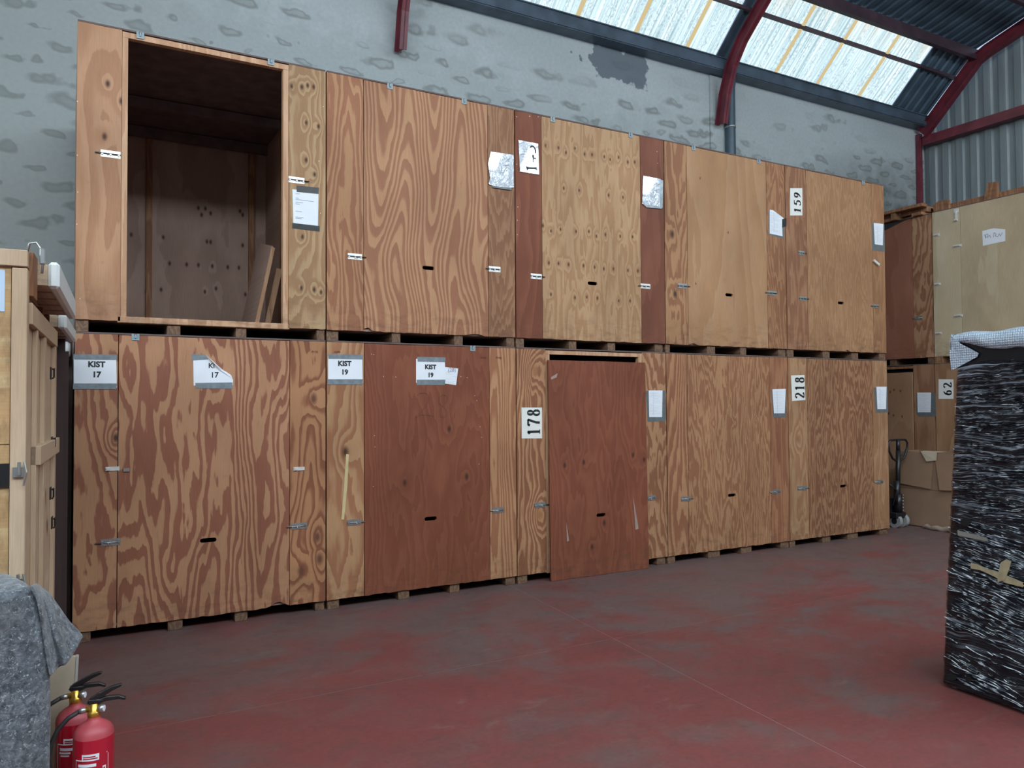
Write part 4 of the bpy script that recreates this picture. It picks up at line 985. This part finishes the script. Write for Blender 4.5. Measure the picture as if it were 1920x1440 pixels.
box('carton', (-.60, .52, -.12, .10, 0, .97), M['cardb'], stk)
# blanket: front sheet, rounded top and a stiff corner that stands out to the side in a point
def blanket():
    m = MB(); YF = -3.13
    edge = [at(62, 1100, 1, YF+.05), at(73, 1118, 1, YF+.02), at(80, 1150, 1, YF), at(86, 1190, 1, YF-.01), at(92, 1240, 1, YF-.01), at(95, 1290, 1, YF-.01), at(95, 1360, 1, YF-.02), at(93, 1440, 1, YF-.03)]
    zs = [p.z for p in edge]; xs = [p.x for p in edge]
    def ex(z): return float(np.interp(-z, [-q for q in zs], xs))
    nr, nc = 44, 40; vs = []; fs = []
    for j in range(nr+1):
        for i in range(nc+1):
            f = i/nc
            if j < 10:
                q = j/10; z = zs[0]+.022-(1-math.cos(q*PI/2))*.03; y = -2.90+(YF+2.90)*math.sin(q*PI/2)
            else:
                q = (j-10)/(nr-10); z = zs[0]-.008-(zs[0]-.11-.02*math.sin(i*.5))*q; y = YF
            x1_ = ex(z)-(.10*(1-math.sin(j/10*PI/2)) if j < 10 else 0); x = -1.32+(x1_+1.32)*f
            fold = .014*math.sin(x*15+z*3)*min(1, q if j >= 10 else 0)+.006*math.sin(x*41-z*9)*(j >= 10)
            rnd = .05*max(0, (f-.93)/.07)**2
            z += .006*math.sin(x*9) if j < 12 else 0
            vs.append((x, y-fold+rnd, z))
    for j in range(nr):
        for i in range(nc): a = j*(nc+1)+i; fs.append((a, a+1, a+nc+2, a+nc+1))
    # the standing corner, joined to the sheet's right-hand edge
    inn = [at(*p, 1, YF+.015) for p in ((57, 1098), (69, 1122), (77, 1160), (83, 1205), (88, 1240), (94, 1270))]
    out = [at(*p, 1, -2.93) for p in ((66, 1094), (92, 1112), (112, 1140), (130, 1165), (146, 1180), (156, 1192))]
    hemc = at(150, 1206, 1, -2.94)
    k0 = len(vs); nj, ni = 20, 12
    for j in range(nj+1):
        q = j/nj*5; a0 = min(4, int(q)); fr_ = q-a0; A = inn[a0].lerp(inn[a0+1], fr_); Bp = out[a0].lerp(out[a0+1], fr_)
        for i in range(ni+1):
            w = i/ni; p = A.lerp(Bp, w)
            p.y += .035*math.sin(PI*min(1, w*2.4))*(j/nj) - .03*math.sin(PI*w)*(j/nj)*(w > .4)
            p.z -= .018*math.sin(PI*w)*(j/nj)
            vs.append(tuple(p))
    for j in range(nj):
        for i in range(ni): a = k0+j*(ni+1)+i; fs.append((a, a+1, a+ni+2, a+ni+1))
    m.add(vs, fs)
    o = m.build('blanket', bm_, None, True)
    md = o.modifiers.new('thick', 'SOLIDIFY'); md.thickness = .009; md.offset = 0
    sb = o.modifiers.new('sub', 'SUBSURF'); sb.levels = 1; sb.render_levels = 1
    return o
tag(blanket(), 'speckled grey felt moving blanket draped over a box, beside the fire extinguishers', 'blanket')
cbd = empty('cream_board', (-.138, -2.66, 0), 0, 'cream board edge standing under the blanket, behind the fire extinguishers', 'board')
MB().add([(0, 0, 0), (.115, 0, 0), (.143, .01, .64), (0, .01, .64), (0, .03, 0), (.115, .03, 0), (.143, .04, .64), (0, .04, .64)], [(0,1,2,3),(7,6,5,4),(0,4,5,1),(1,5,6,2),(2,6,7,3),(3,7,4,0)]).build('board', simple('cream_laminate', (.40, .34, .26), .6), cbd)
MB().bar((.120, .016, .0), (.149, .026, .64), .010, .036, (0, 1, 0)).build('edge_strip', simple('grey_edge_strip', (.36, .35, .33), .5), cbd)

# ------------------------------------------------------------------ fire extinguishers
redm = simple('glossy_red_enamel', (.42, .008, .028), .22, 0, .08, 3, Coat_Weight=.6)
dusty = simple('dusty_red_shoulder', (.40, .06, .075), .5, 0, .2, 9)
brass = simple('brass_valve', (.62, .36, .07), .3, .8)
def extinguisher(loc, rz, label, detail):
    e = empty('fire_extinguisher', loc, rz, label, 'fire extinguisher', 'fire extinguishers at the bottom left')
    R = .070
    MB().lathe([(.0, .005), (R*.9, .0), (R, .012), (R, .422), (R*.99, .430)], n=40).build('cylinder', redm, e, True)
    MB().lathe([(R*.99, .430), (R*.95, .446), (R*.84, .460), (R*.60, .474), (R*.36, .484), (.022, .490), (.02, .50)], n=40).build('shoulder', dusty, e, True)
    MB().lathe([(.02, .495), (.023, .50), (.023, .515), (.016, .52), (.016, .545), (.0, .546)], n=20).tube([(-.03, 0, .525), (.02, 0, .525)], .010, 12).build('valve', brass, e, True)
    g_ = MB().tube([(.018, -.006, .525), (.034, -.012, .525)], .014, 20).build('pressure_gauge', M['zinc'], e, True)
    MB().tube([(.034, -.012, .525), (.0355, -.0125, .525)], .011, 16).build('gauge_face', M['paper'], g_)
    # lower carrying handle and upper squeeze lever
    MB().prism([[(-.02, .545), (.012, .540), (.042, .551), (.084, .551), (.106, .544), (.108, .552), (.084, .565), (.042, .566), (.01, .56), (-.02, .562)]], lambda a, b, d: (a, -.011+d, b), .022).build('carry_handle', M['black'], e, bevel=.002)
    MB().prism([[(-.025, .549), (.0, .552), (.026, .566), (.06, .585), (.090, .597), (.095, .603), (.088, .607), (.055, .600), (.018, .584), (-.012, .567)]], lambda a, b, d: (a, -.010+d, b), .020).build('squeeze_lever', M['black'], e, bevel=.002)
    MB().tube([(-.028, 0, .525), (-.05, -.002, .522)], .0105, 12).build('hose_ferrule', M['zinc'], e, True)
    hp = [(-.05, -.002, .522), (-.085, -.01, .505), (-.118, -.02, .470), (-.135, -.03, .43), (-.145, -.035, .38), (-.135, -.03, .30), (-.11, -.02, .22)]
    MB().tube(hp, .0085, 10).build('hose', M['rub'], e, True)
    def patch(name, loops, mat, rr=R+.0007):
        m = MB()
        for L in loops:       # L: quads in (angle deg, z): subdivided along the angle
            (a0, z0), (a1, z1), (a2, z2), (a3, z3) = L; n = 10; vs = []; fs = []
            for i in range(n+1):
                f = i/n
                for (p, q) in (((a0+(a1-a0)*f), (z0+(z1-z0)*f)), ((a3+(a2-a3)*f), (z3+(z2-z3)*f))):
                    t_ = math.radians(p); vs.append((rr*math.cos(t_), rr*math.sin(t_), q))
                if i: fs.append((2*i-2, 2*i, 2*i+1, 2*i-1))
            m.add(vs, fs)
        return m.build(name, mat, e, True)
    wp = M['paper']; q = lambda a0, z0, a1, z1: [(a0, z0), (a1, z0), (a1, z1), (a0, z1)]
    A, Bq = -140, -42
    patch('label_print', [q(A, .15, A+1.5, .36), q(A, .358, A+22, .362), q(Bq-1.5, .15, Bq, .372), q(A+22, .358, A+70, .382), q(A+10, .336, A+62, .347), q(A+8, .324, A+44, .331), q(A+12, .314, A+40, .320),
        [(A+1, .188), (A+20, .188), (Bq-3, .378), (Bq-6, .378)], [(Bq-22, .205), (Bq-14, .205), (Bq-1, .30), (Bq-2, .28)], q(Bq-18, .313, Bq-8, .331), q(Bq-30, .247, Bq-18, .266), q(A+40, .232, Bq-30, .235), q(A+40, .224, Bq-32, .227), q(Bq-36, .298, Bq-12, .300), q(Bq-36, .291, Bq-14, .293),
        q(Bq-34, .150, Bq-20, .175), q(A+44, .12, Bq-34, .14)], wp)
    patch('label_detail', [q(A+26, .364, A+66, .368), q(A+26, .371, A+60, .375), q(Bq-16, .318, Bq-11, .326), q(Bq-27, .252, Bq-21, .261), [(A+12, .2), (A+17, .2), (Bq-22, .33), (Bq-24, .33)]], redm, R+.0013)
    return e
extinguisher((.064, -2.97, 0), -.12, 'front red fire extinguisher with white printed label', True)
extinguisher((.004, -2.775, 0), -.12, 'rear red fire extinguisher, half hidden behind the labelled one', False)

# ------------------------------------------------------------------ film-wrapped black cabinet on the right
RZF = math.atan2(-.065, -.49)       # its left face runs back from here
wc = empty('wrapped_cabinet', (4.455, -3.53, 0), 0, 'tall black cabinet in stretch film with bubble wrap on top, right edge', 'wrapped cabinet')
dF = Vector((-.10, -.995, 0)).normalized(); nF = Vector((-.995, .10, 0)).normalized()   # along the face towards the camera; outward
WID, DEP, HT = .78, .72, 2.045
def fp(s, z, o=0.0):      # s along the face, z up, o outwards; the whole stands 4 degrees out of plumb
    lean = -.145*(z/HT)
    p = dF*(s-lean)+nF*o; return (p.x, p.y, z)
film_black = simple('black_cabinet_steel', (.008, .009, .012), .25, 0, .1, 4)
m = MB()
crn = [(0, 0), (WID, 0), (WID, -DEP), (0, -DEP)]
m.add([fp(a, z, o) for z in (.03, HT) for a, o in crn], [(0,3,2,1),(4,5,6,7),(0,1,5,4),(1,2,6,5),(2,3,7,6),(3,0,4,7)])
m.build('cabinet_body', film_black, wc, bevel=.012)
for a, o in ((.05, -.05), (WID-.06, -.05), (.05, -DEP+.05), (WID-.06, -DEP+.05)):
    p = fp(a, 0, o); MB().tube([(p[0], p[1], 0), (p[0], p[1], .035)], .02, 12).build('foot', M['foam'], wc)
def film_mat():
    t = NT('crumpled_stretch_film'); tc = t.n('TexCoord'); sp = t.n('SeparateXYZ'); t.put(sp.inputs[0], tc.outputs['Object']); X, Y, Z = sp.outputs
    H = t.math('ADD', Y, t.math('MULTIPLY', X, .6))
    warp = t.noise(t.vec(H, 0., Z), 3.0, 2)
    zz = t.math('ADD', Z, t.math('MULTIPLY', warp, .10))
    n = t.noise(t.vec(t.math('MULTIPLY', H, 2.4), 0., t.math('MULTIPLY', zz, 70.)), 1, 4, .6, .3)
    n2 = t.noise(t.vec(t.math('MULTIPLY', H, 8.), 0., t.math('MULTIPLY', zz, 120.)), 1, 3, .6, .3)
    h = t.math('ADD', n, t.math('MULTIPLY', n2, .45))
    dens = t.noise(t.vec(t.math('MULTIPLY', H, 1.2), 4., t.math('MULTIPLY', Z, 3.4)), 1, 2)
    milky_glint = t.math('MULTIPLY', t.mr(n, .54, .64, 0., .75), t.mr(t.math('ADD', dens, t.mr(Z, .8, 1.3, 0., .14)), .46, .62, .0, 1.))  # milky film tint, with highlight streaks painted into the colour
    c = t.mix(milky_glint, (.004, .005, .009), (.34, .40, .47))
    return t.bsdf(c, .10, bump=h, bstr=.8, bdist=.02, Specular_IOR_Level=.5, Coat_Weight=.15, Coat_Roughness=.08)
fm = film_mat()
# the film: a slightly rumpled skin over the body, ending below the top
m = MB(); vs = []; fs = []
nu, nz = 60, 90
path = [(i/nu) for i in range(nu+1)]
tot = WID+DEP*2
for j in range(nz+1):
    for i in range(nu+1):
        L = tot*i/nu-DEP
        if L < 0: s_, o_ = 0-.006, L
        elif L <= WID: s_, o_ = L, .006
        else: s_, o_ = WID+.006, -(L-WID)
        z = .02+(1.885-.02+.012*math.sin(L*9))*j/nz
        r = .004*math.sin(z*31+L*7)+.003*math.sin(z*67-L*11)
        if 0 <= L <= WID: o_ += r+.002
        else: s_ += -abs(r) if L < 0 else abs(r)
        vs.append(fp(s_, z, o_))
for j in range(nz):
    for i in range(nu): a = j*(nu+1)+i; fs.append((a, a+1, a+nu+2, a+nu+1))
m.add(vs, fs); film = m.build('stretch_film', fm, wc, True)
# narrow film folds standing proud; their pale colour paints in the streaky highlights
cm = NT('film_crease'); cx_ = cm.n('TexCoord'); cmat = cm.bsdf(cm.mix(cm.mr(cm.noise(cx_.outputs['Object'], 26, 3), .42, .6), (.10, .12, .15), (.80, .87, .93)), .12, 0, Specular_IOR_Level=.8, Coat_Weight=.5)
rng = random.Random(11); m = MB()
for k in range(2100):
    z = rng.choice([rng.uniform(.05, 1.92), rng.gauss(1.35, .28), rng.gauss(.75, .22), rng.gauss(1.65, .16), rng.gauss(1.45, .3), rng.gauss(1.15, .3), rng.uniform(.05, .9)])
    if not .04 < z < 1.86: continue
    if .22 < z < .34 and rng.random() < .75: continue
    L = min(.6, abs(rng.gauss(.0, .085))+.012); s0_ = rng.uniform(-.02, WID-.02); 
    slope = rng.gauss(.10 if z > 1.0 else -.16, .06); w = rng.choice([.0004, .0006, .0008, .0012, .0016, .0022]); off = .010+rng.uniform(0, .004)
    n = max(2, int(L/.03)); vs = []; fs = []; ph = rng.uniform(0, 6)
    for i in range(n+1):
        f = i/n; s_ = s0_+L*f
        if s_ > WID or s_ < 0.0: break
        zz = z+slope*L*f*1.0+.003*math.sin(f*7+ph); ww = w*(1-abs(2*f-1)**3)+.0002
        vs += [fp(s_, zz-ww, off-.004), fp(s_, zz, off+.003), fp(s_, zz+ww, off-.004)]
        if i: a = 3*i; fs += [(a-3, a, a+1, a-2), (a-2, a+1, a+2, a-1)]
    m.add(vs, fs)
cr_o = m.build('film_highlight_folds', cmat, wc); cr_o['kind'] = 'stuff'
def bubble_mat():
    t = NT('bubble_wrap'); tc = t.n('TexCoord')
    v = t.n('TexVoronoi'); v.inputs['Scale'].default_value = 75; v.inputs['Randomness'].default_value = .15; t.put(v.inputs['Vector'], tc.outputs['Object'])
    c = t.mix(t.mr(v.outputs['Distance'], .1, .6), (.52, .62, .72), (.34, .43, .52))
    n = t.noise(tc.outputs['Object'], 5, 2)
    return t.bsdf(c, .18, bump=t.math('ADD', t.math('MULTIPLY', v.outputs['Distance'], -1.), t.math('MULTIPLY', n, 2.)), bstr=.8, bdist=.01, Coat_Weight=.5)
bub = bubble_mat()
vs = []; fs = []; n = 40
for i in range(n+1):
    f = i/n; s_ = -.03+(WID+.06)*f
    drop = .045+.055*min(1, max(0, (s_-.03)/.28))**.8 if s_ > .02 else .09-(s_+.03)*.9
    top_z = HT+.015+.006*math.sin(s_*22)
    for z, o_ in ((top_z, -DEP-.01), (top_z+.004, -DEP*.5), (top_z, -.02), (top_z-.012, .012), (top_z-.012-drop*.5, .022), (top_z-.012-drop, .016)):
        vs.append(fp(s_, z, o_))
    if i:
        for k in range(5): a = 6*(i-1)+k; fs.append((a, a+6, a+7, a+1))
# the left end folds down over the corner
o = MB().add(vs, fs).build('bubble_wrap', bub, wc, True); o['label'] = 'clear bubble wrap cap over the top'
md = o.modifiers.new('thick', 'SOLIDIFY'); md.thickness = .006
o = MB().add([fp(-.03, HT+.01, .02), fp(.03, HT-.045, .024), fp(.145, HT-.110, .018), fp(.135, HT-.130, .014), fp(-.02, HT-.20, .012), fp(-.035, HT-.1, .016), fp(-.04, HT-.1, -.1), fp(-.03, HT, -.1)], [(0, 1, 2, 3, 4, 5), (5, 6, 7, 0)]).build('bubble_wrap_fold', bub, wc)
md = o.modifiers.new('thick', 'SOLIDIFY'); md.thickness = .004
# packing tape pieces and torn holes, placed on the face where the photograph shows them
def onface(u, v, o=.0):
    d = fw + RT*((u-960)/F_PX) + UP*((720-v)/F_PX); base = Vector((4.455, -3.53, 0))+nF*o
    t = (base-CAM).dot(nF)/d.dot(nF); p = CAM+d*t-Vector((4.455, -3.53, 0)); return (p.x, p.y, p.z)
def facepoly(name, px, mat, o, label=None):
    q = [Vector(onface(u, v, o)) for u, v in px]; n = len(q)
    ob = MB().add(q+[p-nF*.002 for p in q], [tuple(range(n)), tuple(range(2*n-1, n-1, -1))]+[(i, (i+1) % n, n+(i+1) % n, n+i) for i in range(n)]).build(name, mat, wc)
    if label: ob['label'] = label
tp = simple('brown_packing_tape', (.34, .30, .19), .25, 0, .15, 30, Coat_Weight=.4)
facepoly('packing_tape', [(1820, 1055), (1832, 1058), (1850, 1066), (1870, 1072), (1890, 1080), (1918, 1092), (1918, 1101), (1885, 1093), (1862, 1080), (1838, 1069), (1820, 1066)], tp, .022, 'torn tan packing tape')
facepoly('packing_tape', [(1876, 1055), (1886, 1049), (1896, 1052), (1892, 1068), (1884, 1087), (1870, 1092), (1872, 1074)], tp, .025, 'torn tan packing tape')
facepoly('packing_tape', [(1795, 994), (1850, 1008), (1853, 1016), (1796, 1004)], simple('clear_tape_band', (.22, .22, .20), .15, Coat_Weight=.6), .022)
hole = simple('dark_opening', (.003, .003, .004), .9)
def oval(cx, cy, a, b): return [(cx+a*math.cos(k*PI/6)*random.uniform(.85, 1.1), cy+b*math.sin(k*PI/6)*random.uniform(.85, 1.1)) for k in range(12)]
for cx, cy, a, b in ((1810, 979, 11, 8), (1784, 1270, 12, 6), (1816, 1274, 6, 5)):
    facepoly('torn_hole', oval(cx, cy, a, b), hole, .024)

bpy.context.view_layer.update()
